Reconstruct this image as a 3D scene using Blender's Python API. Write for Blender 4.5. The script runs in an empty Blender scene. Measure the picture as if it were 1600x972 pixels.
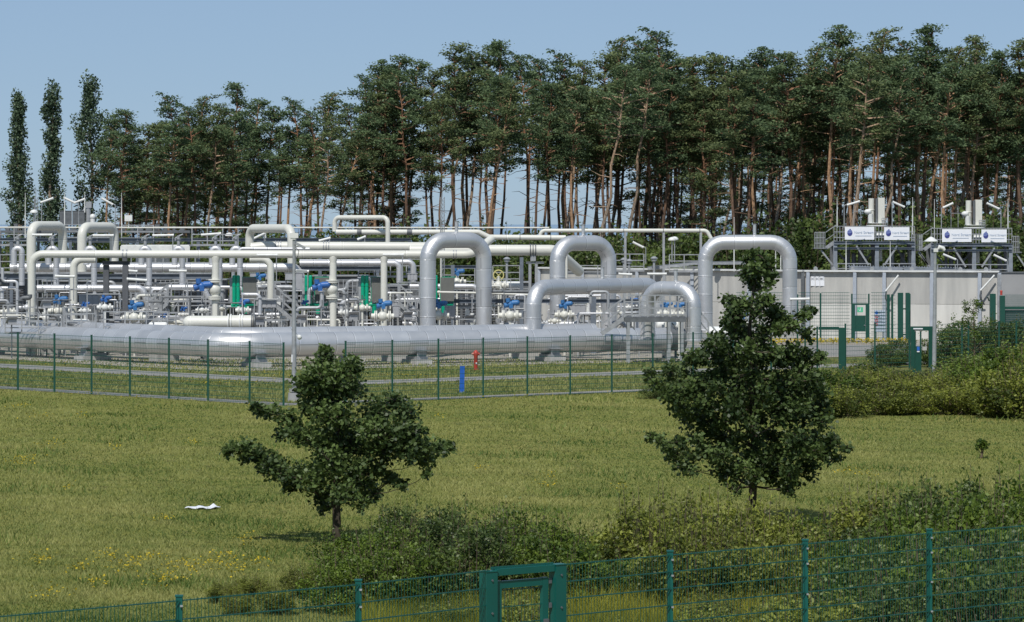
import bpy, math, random
import numpy as np
from mathutils import Vector, Matrix
sc = bpy.context.scene
rnd = random.Random(7)
F = 5500.0; HOR = 350.0; EYE = 7.0
# ---------------------------------------------------------------- camera, sky, sun, exposure
cam_d = bpy.data.cameras.new('camera'); cam = bpy.data.objects.new('camera', cam_d)
sc.collection.objects.link(cam); sc.camera = cam
cam.location = (0, 0, EYE); cam.rotation_euler = (math.radians(90), 0, 0)
cam_d.sensor_width = 36; cam_d.lens = 36 * F / 1600; cam_d.shift_y = -136 / 1600
cam_d.clip_start = 1; cam_d.clip_end = 60000
SUN_EL, SUN_AZ = math.radians(52), math.radians(196)      # azimuth clockwise from +Y (the view)
w = bpy.data.worlds.new('World'); sc.world = w; w.use_nodes = True
wn = w.node_tree.nodes; wl = w.node_tree.links
bg = wn['Background']
sky = wn.new('ShaderNodeTexSky'); sky.sky_type = 'NISHITA'; sky.sun_disc = False
sky.sun_elevation = SUN_EL; sky.sun_rotation = SUN_AZ
sky.air_density = 0.6; sky.dust_density = 0.2; sky.ozone_density = 6.0; sky.altitude = 0
hsv = wn.new('ShaderNodeHueSaturation'); hsv.inputs['Saturation'].default_value = 1.0
smx = wn.new('ShaderNodeMix'); smx.data_type = 'RGBA'; smx.inputs[0].default_value = .62; smx.inputs[7].default_value = (3.5, 4.8, 6.4, 1)   # thin even summer haze over the blue
wl.new(sky.outputs[0], smx.inputs[6]); wl.new(smx.outputs[2], hsv.inputs['Color']); wl.new(hsv.outputs[0], bg.inputs['Color'])
bg.inputs['Strength'].default_value = 0.075
sl = bpy.data.lights.new('sun', 'SUN'); sl.energy = 3.3; sl.angle = math.radians(0.5); sl.color = (1, 0.955, 0.89)
so = bpy.data.objects.new('sun', sl); sc.collection.objects.link(so)
sd = Vector((math.sin(SUN_AZ) * math.cos(SUN_EL), math.cos(SUN_AZ) * math.cos(SUN_EL), math.sin(SUN_EL)))
so.rotation_euler = (-sd).to_track_quat('-Z', 'Y').to_euler(); so.location = (0, 0, 60)
sc.view_settings.view_transform = 'Standard'; sc.view_settings.look = 'None'
sc.view_settings.exposure = 0.27; sc.view_settings.gamma = 1
sc.render.engine = 'CYCLES'

# ---------------------------------------------------------------- helpers
def P(x, y, Z): return Vector(((x - 800) * Z / F, Z, EYE - (y - HOR) * Z / F))
def G(x, y, z=0.0):
    Z = EYE * F / (y - HOR); return Vector(((x - 800) * Z / F, Z, z))
def lerp(a, b, t): return a + (b - a) * t

class MB:
    def __init__(s): s.v = []; s.f = []; s.uv = []; s.m = []; s.mi = 0
    def face(s, idx, uv=None):
        s.f.append(idx); s.uv.append(uv or [(0.37, 0.5)] * len(idx)); s.m.append(s.mi)
    def box(s, c, size, rot=None):
        c = Vector(c); hx, hy, hz = size[0] / 2, size[1] / 2, size[2] / 2; b = len(s.v)
        for dx in (-hx, hx):
            for dy in (-hy, hy):
                for dz in (-hz, hz):
                    p = Vector((dx, dy, dz)); p = rot @ p if rot is not None else p
                    s.v.append(c + p)
        for q in ((0, 1, 3, 2), (4, 6, 7, 5), (0, 4, 5, 1), (2, 3, 7, 6), (0, 2, 6, 4), (1, 5, 7, 3)):
            s.face([b + i for i in q])
        return s
    def bar(s, a, b_, w, h=None):
        h = h or w; a = Vector(a); b_ = Vector(b_); d = b_ - a; L = d.length
        if L < 1e-6: return s
        d.normalize(); up = Vector((0, 0, 1)) if abs(d.z) < 0.98 else Vector((0, 1, 0))
        x = d.cross(up).normalized(); z = x.cross(d).normalized()
        return s.box((a + b_) / 2, (w, L, h), Matrix((x, d, z)).transposed())
    def ibeam(s, a, b_, w=0.16, h=0.24):
        a = Vector(a); b_ = Vector(b_); d = (b_ - a).normalized()
        up = Vector((0, 0, 1)) if abs(d.z) < 0.98 else Vector((0, 1, 0))
        x = d.cross(up).normalized(); z = x.cross(d).normalized()
        s.bar(a, b_, 0.012, h - .042)
        for k in (-1, 1): s.bar(a + z * k * (h / 2 - .01), b_ + z * k * (h / 2 - .01), w, 0.02)
        return s
    def sweep(s, pts, r, n=12, us=None, cap=True, r_list=None):
        pts = [Vector(p) for p in pts]; m = len(pts); b = len(s.v)
        t0 = (pts[1] - pts[0]).normalized(); ref = Vector((0, 0, 1)) if abs(t0.z) < 0.9 else Vector((0, -1, 0))
        u = (ref - t0 * ref.dot(t0)).normalized(); prev = t0; acc = 0
        U = []
        for i, p in enumerate(pts):
            if i == 0: t = t0
            elif i == m - 1: t = (pts[-1] - pts[-2]).normalized()
            else: t = ((pts[i + 1] - p).normalized() + (p - pts[i - 1]).normalized()).normalized()
            q = prev.rotation_difference(t); u = q @ u; u = (u - t * u.dot(t)).normalized(); prev = t
            v = t.cross(u); rr = r_list[i] if r_list else r
            for k in range(n):
                a = 2 * math.pi * k / n
                s.v.append(p + (u * math.cos(a) + v * math.sin(a)) * rr)
            if i: acc += (p - pts[i - 1]).length * (us[i] if us else 1)
            U.append(acc)
        for i in range(m - 1):
            for k in range(n):
                k2 = (k + 1) % n
                s.face([b + i * n + k, b + i * n + k2, b + (i + 1) * n + k2, b + (i + 1) * n + k],
                       [(U[i], k / n), (U[i], (k + 1) / n), (U[i + 1], (k + 1) / n), (U[i + 1], k / n)])
        if cap:
            s.face([b + k for k in range(n)][::-1]); s.face([b + (m - 1) * n + k for k in range(n)])
        return s
    def cyl(s, a, b_, r, n=12, r2=None):
        return s.sweep([a, b_], r, n, r_list=[r, r if r2 is None else r2])
    def tube(s, pts, r, R=None, n=14, seg=7, k=3.6):
        pts = [Vector(p) for p in pts]; R = R or r * 2.2; out = [pts[0]]; us = [1]
        for i in range(1, len(pts) - 1):
            a, c, b_ = pts[i - 1], pts[i], pts[i + 1]
            d1 = (a - c).normalized(); d2 = (b_ - c).normalized(); ang = d1.angle(d2)
            if ang > 3.1: out.append(c); us.append(1); continue
            t = min(R / math.tan(ang / 2), (a - c).length * .49, (b_ - c).length * .49); Rr = t * math.tan(ang / 2)
            ctr = c + (d1 + d2).normalized() * (Rr / math.sin(ang / 2))
            s1 = c + d1 * t - ctr; s2 = c + d2 * t - ctr; tot = s1.angle(s2); ax = s1.cross(s2).normalized()
            for j in range(seg + 1):
                out.append(ctr + Matrix.Rotation(tot * j / seg, 3, ax) @ s1); us.append(1 if j == 0 else k)
        out.append(pts[-1]); us.append(1)
        return s.sweep(out, r, n, us)
    def ball(s, c, r, n=10, m=6, sz=(1, 1, 1)):
        pr = [(max(1e-3, math.sin(math.pi * j / m)) * r, -math.cos(math.pi * j / m) * r) for j in range(m + 1)]
        b = len(s.v); c = Vector(c)
        for rr, z in pr:
            for k in range(n):
                a = 2 * math.pi * k / n
                s.v.append(c + Vector((rr * math.cos(a) * sz[0], rr * math.sin(a) * sz[1], z * sz[2])))
        for i in range(m):
            for k in range(n):
                k2 = (k + 1) % n
                s.face([b + i * n + k, b + i * n + k2, b + (i + 1) * n + k2, b + (i + 1) * n + k])
        return s
    def build(s, name, mats, parent=None, smooth=None):
        me = bpy.data.meshes.new(name)
        org = Vector(parent['_o']) if parent is not None else None
        if org is None:
            xs = [p[0] for p in s.v]; ys = [p[1] for p in s.v]; zs = [p[2] for p in s.v]
            org = Vector(((min(xs) + max(xs)) / 2, (min(ys) + max(ys)) / 2, min(zs)))
        me.from_pydata([Vector(p) - org for p in s.v], [], s.f)
        uvl = me.uv_layers.new(name='UVMap')
        flat = [c for f in s.uv for uv in f for c in uv]
        uvl.data.foreach_set('uv', flat)
        if not isinstance(mats, (list, tuple)): mats = [mats]
        for m in mats: me.materials.append(m)
        me.polygons.foreach_set('material_index', s.m)
        if smooth is not None:
            me.polygons.foreach_set('use_smooth', [len(f) == 4 for f in s.f] if smooth == 1 else [True] * len(s.f))
            try: me.set_sharp_from_angle(angle=math.radians(50))
            except Exception: pass
        o = bpy.data.objects.new(name, me); sc.collection.objects.link(o)
        if parent is not None: o.parent = parent
        else: o.location = org
        o['_o'] = tuple(org)
        return o

REG = []
def reg(o, phrase, px, prep='by'): REG.append((o, phrase, px, prep))
def tag(o, label, cat, group=None, px=None, prep='by'):
    o['category'] = cat
    if px is None: o['label'] = label
    else: reg(o, label, px, prep)
    if group: o['group'] = group
    return o
def thing(name, label, cat, loc, group=None, px=None, prep='by'):
    o = bpy.data.objects.new(name, None); sc.collection.objects.link(o); o.location = loc; o['_o'] = tuple(loc)
    o.empty_display_size = .2
    return tag(o, label, cat, group, px, prep)
def structure(o): o['kind'] = 'structure'; return o
def stuff(o, label, cat): o['kind'] = 'stuff'; o['label'] = label; o['category'] = cat; return o
def copy_tree(o, parent=None):
    c = o.copy(); sc.collection.objects.link(c)
    if parent is not None: c.parent = parent
    for ch in list(o.children): copy_tree(ch, c)
    return c

# ---------------------------------------------------------------- materials
def newmat(name):
    m = bpy.data.materials.new(name); m.use_nodes = True
    return m, m.node_tree.nodes, m.node_tree.links, m.node_tree.nodes['Principled BSDF']
def mat(name, col, rough=.6, metal=0, var=.12, scale=3, bump=0, bscale=40, spec=.5, dirt=None, stretch=None):
    m, N, L, b = newmat(name)
    b.inputs['Roughness'].default_value = rough; b.inputs['Metallic'].default_value = metal
    b.inputs['Specular IOR Level'].default_value = spec
    tc = N.new('ShaderNodeTexCoord'); src = tc.outputs['Object']
    if stretch:
        mp = N.new('ShaderNodeMapping'); mp.inputs['Scale'].default_value = stretch; L.new(src, mp.inputs[0]); src = mp.outputs[0]
    nz = N.new('ShaderNodeTexNoise'); nz.inputs['Scale'].default_value = scale; nz.inputs['Detail'].default_value = 6
    L.new(src, nz.inputs['Vector'])
    rp = N.new('ShaderNodeValToRGB'); rp.color_ramp.elements[0].position = .3; rp.color_ramp.elements[1].position = .7
    c0 = dirt or tuple(c * (1 - var) for c in col)
    rp.color_ramp.elements[0].color = (*c0, 1); rp.color_ramp.elements[1].color = (*[min(1, c * (1 + var * .6)) for c in col], 1)
    L.new(nz.outputs[0], rp.inputs[0]); L.new(rp.outputs[0], b.inputs['Base Color'])
    if bump:
        n2 = N.new('ShaderNodeTexNoise'); n2.inputs['Scale'].default_value = bscale; n2.inputs['Detail'].default_value = 4
        L.new(src, n2.inputs['Vector']); bp = N.new('ShaderNodeBump'); bp.inputs['Strength'].default_value = bump; bp.inputs['Distance'].default_value = .03
        L.new(n2.outputs[0], bp.inputs['Height']); L.new(bp.outputs[0], b.inputs['Normal'])
    return m
def clad(name, col, rough, metal, period=1.0, seam=.03, dark=.45, var=.10, longi=True, bead_glint=.28):
    """sheet-clad or coated pipe: ring seams from the length coordinate, tone per sheet"""
    m, N, L, b = newmat(name)
    b.inputs['Roughness'].default_value = rough; b.inputs['Metallic'].default_value = metal
    uv = N.new('ShaderNodeUVMap'); sp = N.new('ShaderNodeSeparateXYZ'); L.new(uv.outputs[0], sp.inputs[0])
    def M(op, a, c=None):
        n = N.new('ShaderNodeMath'); n.operation = op
        for i, v in enumerate((a, c)):
            if v is None: continue
            if isinstance(v, (int, float)): n.inputs[i].default_value = v
            else: L.new(v, n.inputs[i])
        return n.outputs[0]
    u = M('DIVIDE', sp.outputs[0], period); fr = M('FRACT', u); fl = M('FLOOR', u)
    s1 = M('LESS_THAN', fr, seam / period)
    wn_ = N.new('ShaderNodeTexWhiteNoise'); wn_.noise_dimensions = '1D'; L.new(fl, wn_.inputs['W'])
    s = s1
    if longi:
        pos = M('MULTIPLY', M('FRACT', M('MULTIPLY', fl, .5)), .3)
        d = M('ABSOLUTE', M('SUBTRACT', sp.outputs[1], M('ADD', pos, .25)))
        s2 = M('LESS_THAN', d, .006); s = M('MAXIMUM', s1, s2)
    tc = N.new('ShaderNodeTexCoord'); nz = N.new('ShaderNodeTexNoise'); nz.inputs['Scale'].default_value = 1.3; nz.inputs['Detail'].default_value = 7
    nz.inputs['Roughness'].default_value = .65
    L.new(tc.outputs['Object'], nz.inputs['Vector'])
    tone = M('ADD', M('MULTIPLY', wn_.outputs['Value'], var), M('MULTIPLY', nz.outputs[0], var * 1.6))
    tone = M('ADD', tone, 1 - var * 1.4)
    bead = M('MULTIPLY', M('GREATER_THAN', fr, seam / period), M('LESS_THAN', fr, 2.4 * seam / period))
    tone = M('MULTIPLY', tone, M('SUBTRACT', 1, M('MULTIPLY', s, dark)))
    tone = M('MULTIPLY', tone, M('ADD', 1, M('MULTIPLY', bead, bead_glint)))  # painted highlight: the raised bead is also brightened in the base colour
    mx = N.new('ShaderNodeMix'); mx.data_type = 'RGBA'; mx.blend_type = 'MULTIPLY'; mx.inputs[0].default_value = 1
    mx.inputs[6].default_value = (*col, 1); cb = N.new('ShaderNodeCombineXYZ')
    for i in range(3): L.new(tone, cb.inputs[i])
    L.new(cb.outputs[0], mx.inputs[7]); L.new(mx.outputs[2], b.inputs['Base Color'])
    rr = M('ADD', M('MULTIPLY', nz.outputs[0], .16), rough - .08); L.new(rr, b.inputs['Roughness'])
    bp = N.new('ShaderNodeBump'); bp.inputs['Strength'].default_value = .35; bp.inputs['Distance'].default_value = .02
    L.new(M('ADD', M('ADD', M('MULTIPLY', s, -.6), M('MULTIPLY', bead, .8)), M('MULTIPLY', nz.outputs[0], .5)), bp.inputs['Height']); L.new(bp.outputs[0], b.inputs['Normal'])
    return m
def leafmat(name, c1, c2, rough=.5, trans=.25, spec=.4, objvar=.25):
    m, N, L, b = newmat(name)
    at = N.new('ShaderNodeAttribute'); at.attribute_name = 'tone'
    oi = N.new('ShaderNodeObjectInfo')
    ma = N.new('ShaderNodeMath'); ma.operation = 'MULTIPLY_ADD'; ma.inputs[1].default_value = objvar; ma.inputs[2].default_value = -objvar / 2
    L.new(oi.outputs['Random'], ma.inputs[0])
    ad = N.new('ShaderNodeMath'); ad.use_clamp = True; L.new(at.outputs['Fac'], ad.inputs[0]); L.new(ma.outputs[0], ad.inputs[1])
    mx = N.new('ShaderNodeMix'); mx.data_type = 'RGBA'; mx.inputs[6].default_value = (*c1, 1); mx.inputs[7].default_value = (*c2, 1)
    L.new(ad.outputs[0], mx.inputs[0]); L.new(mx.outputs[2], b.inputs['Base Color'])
    b.inputs['Roughness'].default_value = rough; b.inputs['Specular IOR Level'].default_value = spec
    if trans:
        tr = N.new('ShaderNodeBsdfTranslucent'); L.new(mx.outputs[2], tr.inputs[0])
        ms = N.new('ShaderNodeMixShader'); ms.inputs[0].default_value = trans
        L.new(b.outputs[0], ms.inputs[1]); L.new(tr.outputs[0], ms.inputs[2])
        L.new(ms.outputs[0], N['Material Output'].inputs[0])
    return m

M_silver = clad('aluminium_cladding', (.61, .615, .625), .43, .68, var=.14)
M_silver2 = clad('aluminium_cladding_dull', (.56, .57, .59), .5, .5, period=.8, var=.14)
M_cream = clad('cream_painted_steel', (.62, .62, .565), .42, 0, period=5.5, seam=.03, dark=.3, longi=False)
M_white = mat('white_painted_steel', (.68, .69, .67), .45)
M_galv = mat('galvanised_steel', (.36, .375, .39), .5, .35, .2, 6)
M_galvd = mat('dark_galvanised_steel', (.13, .14, .15), .55, .2, .25, 4)
M_beam = mat('blue_grey_steel', (.14, .165, .20), .55, .1, .2, 3)
M_col = mat('steel_column', (.26, .29, .33), .5, .2, .2, 3)
M_stand = mat('dark_stand_steel', (.10, .105, .115), .55, .1)
M_post = mat('pale_steel_post', (.40, .44, .50), .5, .1, .12, 3)
M_cab = mat('grey_cabinet', (.36, .37, .39), .5, .1)
M_cabd = mat('brown_grey_panel', (.13, .135, .125), .6)
M_blue = mat('blue_paint', (.035, .15, .36), .45)
M_blued = mat('deep_blue_paint', (.03, .12, .36), .4)
M_bluepost = mat('blue_post_paint', (.012, .10, .45), .5, var=.05)
M_red = mat('red_paint', (.42, .045, .03), .5)
M_green = mat('bright_green_paint', (.0, .33, .19), .35, var=.08)
M_fence = mat('green_fence_paint', (.003, .092, .078), .4, var=.1)
M_fencefar = mat('green_fence_paint_dark', (.006, .06, .042), .45, var=.1)
M_wire = mat('green_wire_coating', (.006, .085, .065), .4, var=.05)
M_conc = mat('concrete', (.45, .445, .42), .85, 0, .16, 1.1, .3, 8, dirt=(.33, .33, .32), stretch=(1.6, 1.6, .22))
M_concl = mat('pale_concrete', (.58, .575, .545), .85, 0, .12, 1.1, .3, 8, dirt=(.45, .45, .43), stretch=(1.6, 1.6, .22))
M_concd = mat('dark_concrete', (.30, .305, .31), .85, 0, .15, .6)  # darker grey concrete for the recessed wall and the lamp foundation
M_coping = mat('coping_metal', (.66, .67, .66), .5, .1)
M_black = mat('black_gap', (.02, .02, .022), .7)
M_sign = mat('white_sign_face', (.78, .80, .84), .4, var=.03)
M_logo1 = mat('emblem_blue', (.04, .05, .22), .5, var=.02)
M_logo2 = mat('emblem_light_blue', (.22, .28, .55), .5, var=.02)
M_text = mat('lettering_grey_blue', (.38, .46, .58), .5, var=.02)
M_textd = mat('lettering_dark', (.06, .07, .08), .5, var=.02)
M_exit = mat('exit_green', (.08, .45, .25), .5, var=.02)
M_signb = mat('pale_blue_board', (.48, .56, .68), .5, var=.03)
M_sblue = mat('sign_blue', (.02, .12, .5), .5, var=.02)
M_sred = mat('sign_red', (.5, .03, .03), .5, var=.02)
M_yellow = mat('yellow_paint', (.55, .5, .2), .5)
M_bark = None

def bark(name, low, high, z0, z1):
    m, N, L, b = newmat(name); b.inputs['Roughness'].default_value = .9; b.inputs['Specular IOR Level'].default_value = .15
    tc = N.new('ShaderNodeTexCoord'); sp = N.new('ShaderNodeSeparateXYZ'); L.new(tc.outputs['Object'], sp.inputs[0])
    nz = N.new('ShaderNodeTexNoise'); nz.inputs['Scale'].default_value = 1.6; nz.inputs['Detail'].default_value = 8; nz.inputs['Roughness'].default_value = .7
    mp = N.new('ShaderNodeMapping'); mp.inputs['Scale'].default_value = (2, 2, .6); L.new(tc.outputs['Object'], mp.inputs[0]); L.new(mp.outputs[0], nz.inputs['Vector'])
    mr = N.new('ShaderNodeMapRange'); mr.inputs[1].default_value = z0; mr.inputs[2].default_value = z1; L.new(sp.outputs[2], mr.inputs[0])
    ad = N.new('ShaderNodeMath'); ad.operation = 'MULTIPLY_ADD'; ad.inputs[1].default_value = 1.4; ad.inputs[2].default_value = -.7; L.new(nz.outputs[0], ad.inputs[0])
    a2 = N.new('ShaderNodeMath'); a2.use_clamp = True; L.new(mr.outputs[0], a2.inputs[0]); L.new(ad.outputs[0], a2.inputs[1])
    mx = N.new('ShaderNodeMix'); mx.data_type = 'RGBA'; mx.inputs[6].default_value = (*low, 1); mx.inputs[7].default_value = (*high, 1)
    L.new(a2.outputs[0], mx.inputs[0])
    n2 = N.new('ShaderNodeTexNoise'); n2.inputs['Scale'].default_value = 9; L.new(mp.outputs[0], n2.inputs['Vector'])
    m2 = N.new('ShaderNodeMix'); m2.data_type = 'RGBA'; m2.blend_type = 'MULTIPLY'; m2.inputs[0].default_value = .8
    rp = N.new('ShaderNodeValToRGB'); rp.color_ramp.elements[0].position = .35; rp.color_ramp.elements[0].color = (.35, .33, .32, 1); rp.color_ramp.elements[1].position = .6
    L.new(n2.outputs[0], rp.inputs[0]); L.new(mx.outputs[2], m2.inputs[6]); L.new(rp.outputs[0], m2.inputs[7]); L.new(m2.outputs[2], b.inputs['Base Color'])
    return m
M_barkO = bark('orange_pine_bark', (.24, .19, .15), (.44, .275, .165), 4, 9)
M_barkD = bark('dark_pine_bark', (.13, .10, .08), (.27, .15, .09), 6, 13)
M_barkG = bark('grey_pine_bark', (.32, .27, .22), (.40, .28, .19), 6, 12)
M_barkoak = bark('oak_bark', (.07, .06, .045), (.09, .075, .055), 1, 4)
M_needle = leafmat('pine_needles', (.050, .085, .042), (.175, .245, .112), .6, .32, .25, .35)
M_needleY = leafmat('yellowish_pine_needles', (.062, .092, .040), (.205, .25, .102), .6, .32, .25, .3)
M_oak = leafmat('oak_leaves', (.026, .050, .015), (.13, .19, .055), .5, .3, .4, .1)
M_poplar = leafmat('poplar_leaves', (.045, .08, .045), (.15, .21, .12), .5, .3, .4, .1)
M_bush1 = leafmat('bush_leaves_green', (.032, .068, .010), (.165, .235, .032), .5, .35, .4, .4)
M_bush2 = leafmat('bush_leaves_olive', (.052, .076, .012), (.27, .30, .050), .5, .35, .4, .5)
M_bush3 = leafmat('bush_leaves_dark', (.030, .056, .013), (.125, .175, .042), .5, .3, .4, .4)
M_twig = mat('twig_bark', (.12, .09, .06), .9)
M_flower = leafmat('yellow_petals', (.36, .28, .02), (.55, .42, .03), .6, .2, .2, .1)
M_grassb = leafmat('grass_blades', (.095, .145, .032), (.34, .34, .12), .6, .3, .2, 0)

# ground
def ground_mat(name, cols, scales, bump=.4):
    m, N, L, b = newmat(name); b.inputs['Roughness'].default_value = .95; b.inputs['Specular IOR Level'].default_value = .1
    tc = N.new('ShaderNodeTexCoord'); prev = None
    for i, (c, s_) in enumerate(zip(cols, scales)):
        if i == 0:
            rgb = N.new('ShaderNodeRGB'); rgb.outputs[0].default_value = (*c, 1); prev = rgb.outputs[0]; continue
        mp = N.new('ShaderNodeMapping'); mp.inputs['Scale'].default_value = (s_[0], s_[1], 1); mp.inputs['Location'].default_value = (i * 7.3, i * 3.1, 0)
        L.new(tc.outputs['Object'], mp.inputs[0])
        nz = N.new('ShaderNodeTexNoise'); nz.inputs['Scale'].default_value = 1; nz.inputs['Detail'].default_value = 7; nz.inputs['Roughness'].default_value = .65
        L.new(mp.outputs[0], nz.inputs['Vector'])
        rp = N.new('ShaderNodeValToRGB'); rp.color_ramp.elements[0].position = s_[2]; rp.color_ramp.elements[1].position = s_[3]
        L.new(nz.outputs[0], rp.inputs[0])
        mx = N.new('ShaderNodeMix'); mx.data_type = 'RGBA'; mx.inputs[7].default_value = (*c, 1)
        L.new(rp.outputs[0], mx.inputs[0]); L.new(prev, mx.inputs[6]); prev = mx.outputs[2]
    L.new(prev, b.inputs['Base Color'])
    n3 = N.new('ShaderNodeTexNoise'); n3.inputs['Scale'].default_value = 9; n3.inputs['Detail'].default_value = 5; L.new(tc.outputs['Object'], n3.inputs['Vector'])
    bp = N.new('ShaderNodeBump'); bp.inputs['Strength'].default_value = bump; bp.inputs['Distance'].default_value = .08
    L.new(n3.outputs[0], bp.inputs['Height']); L.new(bp.outputs[0], b.inputs['Normal'])
    return m
M_grass = ground_mat('meadow_grass', [(.155, .165, .038), (.085, .12, .022), (.24, .215, .07), (.12, .115, .04), (.20, .20, .05)],
                     [None, (.35, .22, .45, .68), (.25, .12, .50, .72), (1.4, .6, .52, .66), (6, 3, .45, .6)])
M_grass2 = ground_mat('inner_verge_grass', [(.14, .15, .04), (.07, .11, .025), (.22, .20, .09), (.11, .10, .05)],
                      [None, (.5, .3, .45, .6), (.6, .3, .5, .65), (2.4, 1, .5, .6)])
M_gravel = ground_mat('gravel', [(.36, .33, .28), (.16, .15, .13), (.45, .42, .37), (.2, .2, .1)], [None, (7, 5, .45, .6), (12, 9, .5, .6), (.5, .5, .58, .7)], .8)
M_asph = ground_mat('path_asphalt', [(.25, .245, .235), (.18, .18, .17), (.31, .3, .28)], [None, (.8, .8, .4, .7), (9, 9, .5, .6)])
M_dirt = ground_mat('forest_floor', [(.07, .06, .035), (.05, .06, .02), (.12, .10, .06)], [None, (.3, .3, .4, .6), (2, 2, .5, .6)])
m, N, L, b = newmat('sea_water'); b.inputs['Base Color'].default_value = (.20, .29, .38, 1); b.inputs['Roughness'].default_value = .35
M_sea = m

def sheet(name, pts, z, m, thick=0):
    mb = MB(); b_ = len(mb.v)
    for p in pts: mb.v.append(Vector((p[0], p[1], z)))
    mb.face(list(range(len(pts))))
    me = bpy.data.meshes.new(name); me.from_pydata(mb.v, [], mb.f); me.materials.append(m)
    o = bpy.data.objects.new(name, me); sc.collection.objects.link(o)
    # make sure it faces up
    if me.polygons[0].normal.z < 0: me.flip_normals()
    return structure(o)

# ---------------------------------------------------------------- setting
COAST = 420
sheet('ground', [(-3000, -200), (3000, -200), (3000, COAST), (-3000, COAST)], 0, M_grass)
sheet('sea', [(-40000, COAST - 5), (40000, COAST - 5), (40000, 45000), (-40000, 45000)], -.6, M_sea)
sheet('forest_floor', [(-400, 235), (400, 235), (400, COAST - 1), (-400, COAST - 1)], .012, M_dirt)
# perimeter fence line (base points): left run, corner, right run
FL = [(-32, 605.5), (28, 609.5), (85, 612.5), (143, 616), (203, 619.5), (264, 623), (325, 627), (390, 630.5), (443, 634)]
FR = [(443, 634), (540, 630.5), (613, 628), (685, 625), (755, 622.5), (824, 619.5), (891, 617), (956, 615), (1020, 612.5), (1083, 609.5), (1145, 606.5), (1205, 603.5)]
def g2(p): v = G(*p); return (v.x, v.y)
c0 = Vector(g2(FL[-1])); dl = (Vector(g2(FL[0])) - c0).normalized(); dr = (Vector(g2(FR[-1])) - c0).normalized()
nl = Vector((dl.y, -dl.x)) * -1; nl = nl if nl.y > 0 else -nl
nr = Vector((-dr.y, dr.x)); nr = nr if nr.y > 0 else -nr
def offs(d):   # corner point of the fence line shifted inward by d
    # intersection of c0+nl*d + t*dl and c0+nr*d + s*dr
    A = Matrix(((dl.x, -dr.x), (dl.y, -dr.y))); r_ = (nr - nl) * d; t = A.inverted() @ r_
    return c0 + nl * d + dl * t[0]
def band(name, d0, d1, z, m, lenl=60, lenr=75, dleft=0, dright=0):
    a, b_ = offs(d0), offs(d1)
    sheet(name, [a + dl * lenl, a, a + dr * lenr, b_ + dr * lenr, b_, b_ + dl * lenl], z, m)
band('inner_verge', -.3, 300, .004, M_grass2, 400, 60)
band('fence_kerb_strip', .0, 1.3, .010, M_asph, 60, 30)
band('inspection_path', 12.3, 15.2, .016, M_asph, 60, 46)
# gravel yard of the plant
PIPE_L = P(-60, 522, 190.5); PIPE_C = P(352, 540, 171); PIPE_R = P(1042, 530, 182.5)
pl, pc, pr = Vector((PIPE_L.x, PIPE_L.y)), Vector((PIPE_C.x, PIPE_C.y)), Vector((PIPE_R.x, PIPE_R.y))
d1_ = (pl - pc).normalized(); d2_ = (pr - pc).normalized()
sheet('gravel_yard', [pc + Vector((0, -4.4)) + d1_ * 60, pc + Vector((0, -4.4)), pc + Vector((0, -3.6)) + d2_ * 27, (40, 200), (60, 236), (-90, 236)], .022, M_gravel)
# right service road in front of the wall
sheet('service_road', [(10, 186), (60, 186), (60, 203), (8, 203)], .028, M_asph)

# ---------------------------------------------------------------- foliage tools
def fast_mesh(name, V, Fa, tone, m):
    """V (n,3) float, Fa (k,c) int"""
    me = bpy.data.meshes.new(name); n, k, c = len(V), len(Fa), Fa.shape[1]
    me.vertices.add(n); me.vertices.foreach_set('co', V.astype(np.float32).ravel())
    me.loops.add(k * c); me.loops.foreach_set('vertex_index', Fa.astype(np.int32).ravel())
    me.polygons.add(k); me.polygons.foreach_set('loop_start', np.arange(0, k * c, c, dtype=np.int32))
    try: me.polygons.foreach_set('loop_total', np.full(k, c, dtype=np.int32))
    except Exception: pass
    a = me.attributes.new('tone', 'FLOAT', 'FACE'); a.data.foreach_set('value', tone.astype(np.float32))
    me.materials.append(m); me.update(calc_edges=True)
    return me
def leaves(C, size, rng, shape='quad', aspect=.5, up=0.3, tone=None, out=None):
    """C (n,3) centres -> vertices, faces, tone; random orientation"""
    n = len(C)
    d = rng.normal(size=(n, 3)); d[:, 2] = d[:, 2] * .6
    if out is not None: d += out * 1.0
    d /= np.linalg.norm(d, axis=1, keepdims=True) + 1e-9
    nn = rng.normal(size=(n, 3)); nn[:, 2] += up * 3
    s = np.cross(d, nn); s /= np.linalg.norm(s, axis=1, keepdims=True) + 1e-9
    nrm = np.cross(s, d)
    sz = size * rng.uniform(.65, 1.3, (n, 1)); wd = sz * aspect
    if shape == 'quad':      # rhombus leaf
        pts = [C - d * sz * .5, C + s * wd * .5 - d * sz * .05, C + d * sz * .5, C - s * wd * .5 - d * sz * .05]
    else:                    # lobed, folded leaf: six corners
        pts = [C - d * sz * .5, C + s * wd * .35 - d * sz * .2 + nrm * sz * .06, C + s * wd * .6 + d * sz * .15 + nrm * sz * .1, C + d * sz * .5,
               C - s * wd * .6 + d * sz * .15 + nrm * sz * .1, C - s * wd * .35 - d * sz * .2 + nrm * sz * .06]
    k = len(pts); V = np.stack(pts, 1).reshape(-1, 3); Fa = np.arange(n * k).reshape(n, k)
    t = rng.uniform(0, 1, n) if tone is None else np.clip(tone + rng.uniform(-.3, .3, n), 0, 1)
    return V, Fa, t
def ball_pts(n, rng, r, flat=1.0, shell=.5):
    d = rng.normal(size=(n, 3)); d /= np.linalg.norm(d, axis=1, keepdims=True)
    rad = rng.uniform(shell, 1, (n, 1)) ** .6
    p = d * rad; p *= np.array(r) if np.ndim(r) else r; p[:, 2] *= flat
    return p

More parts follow.
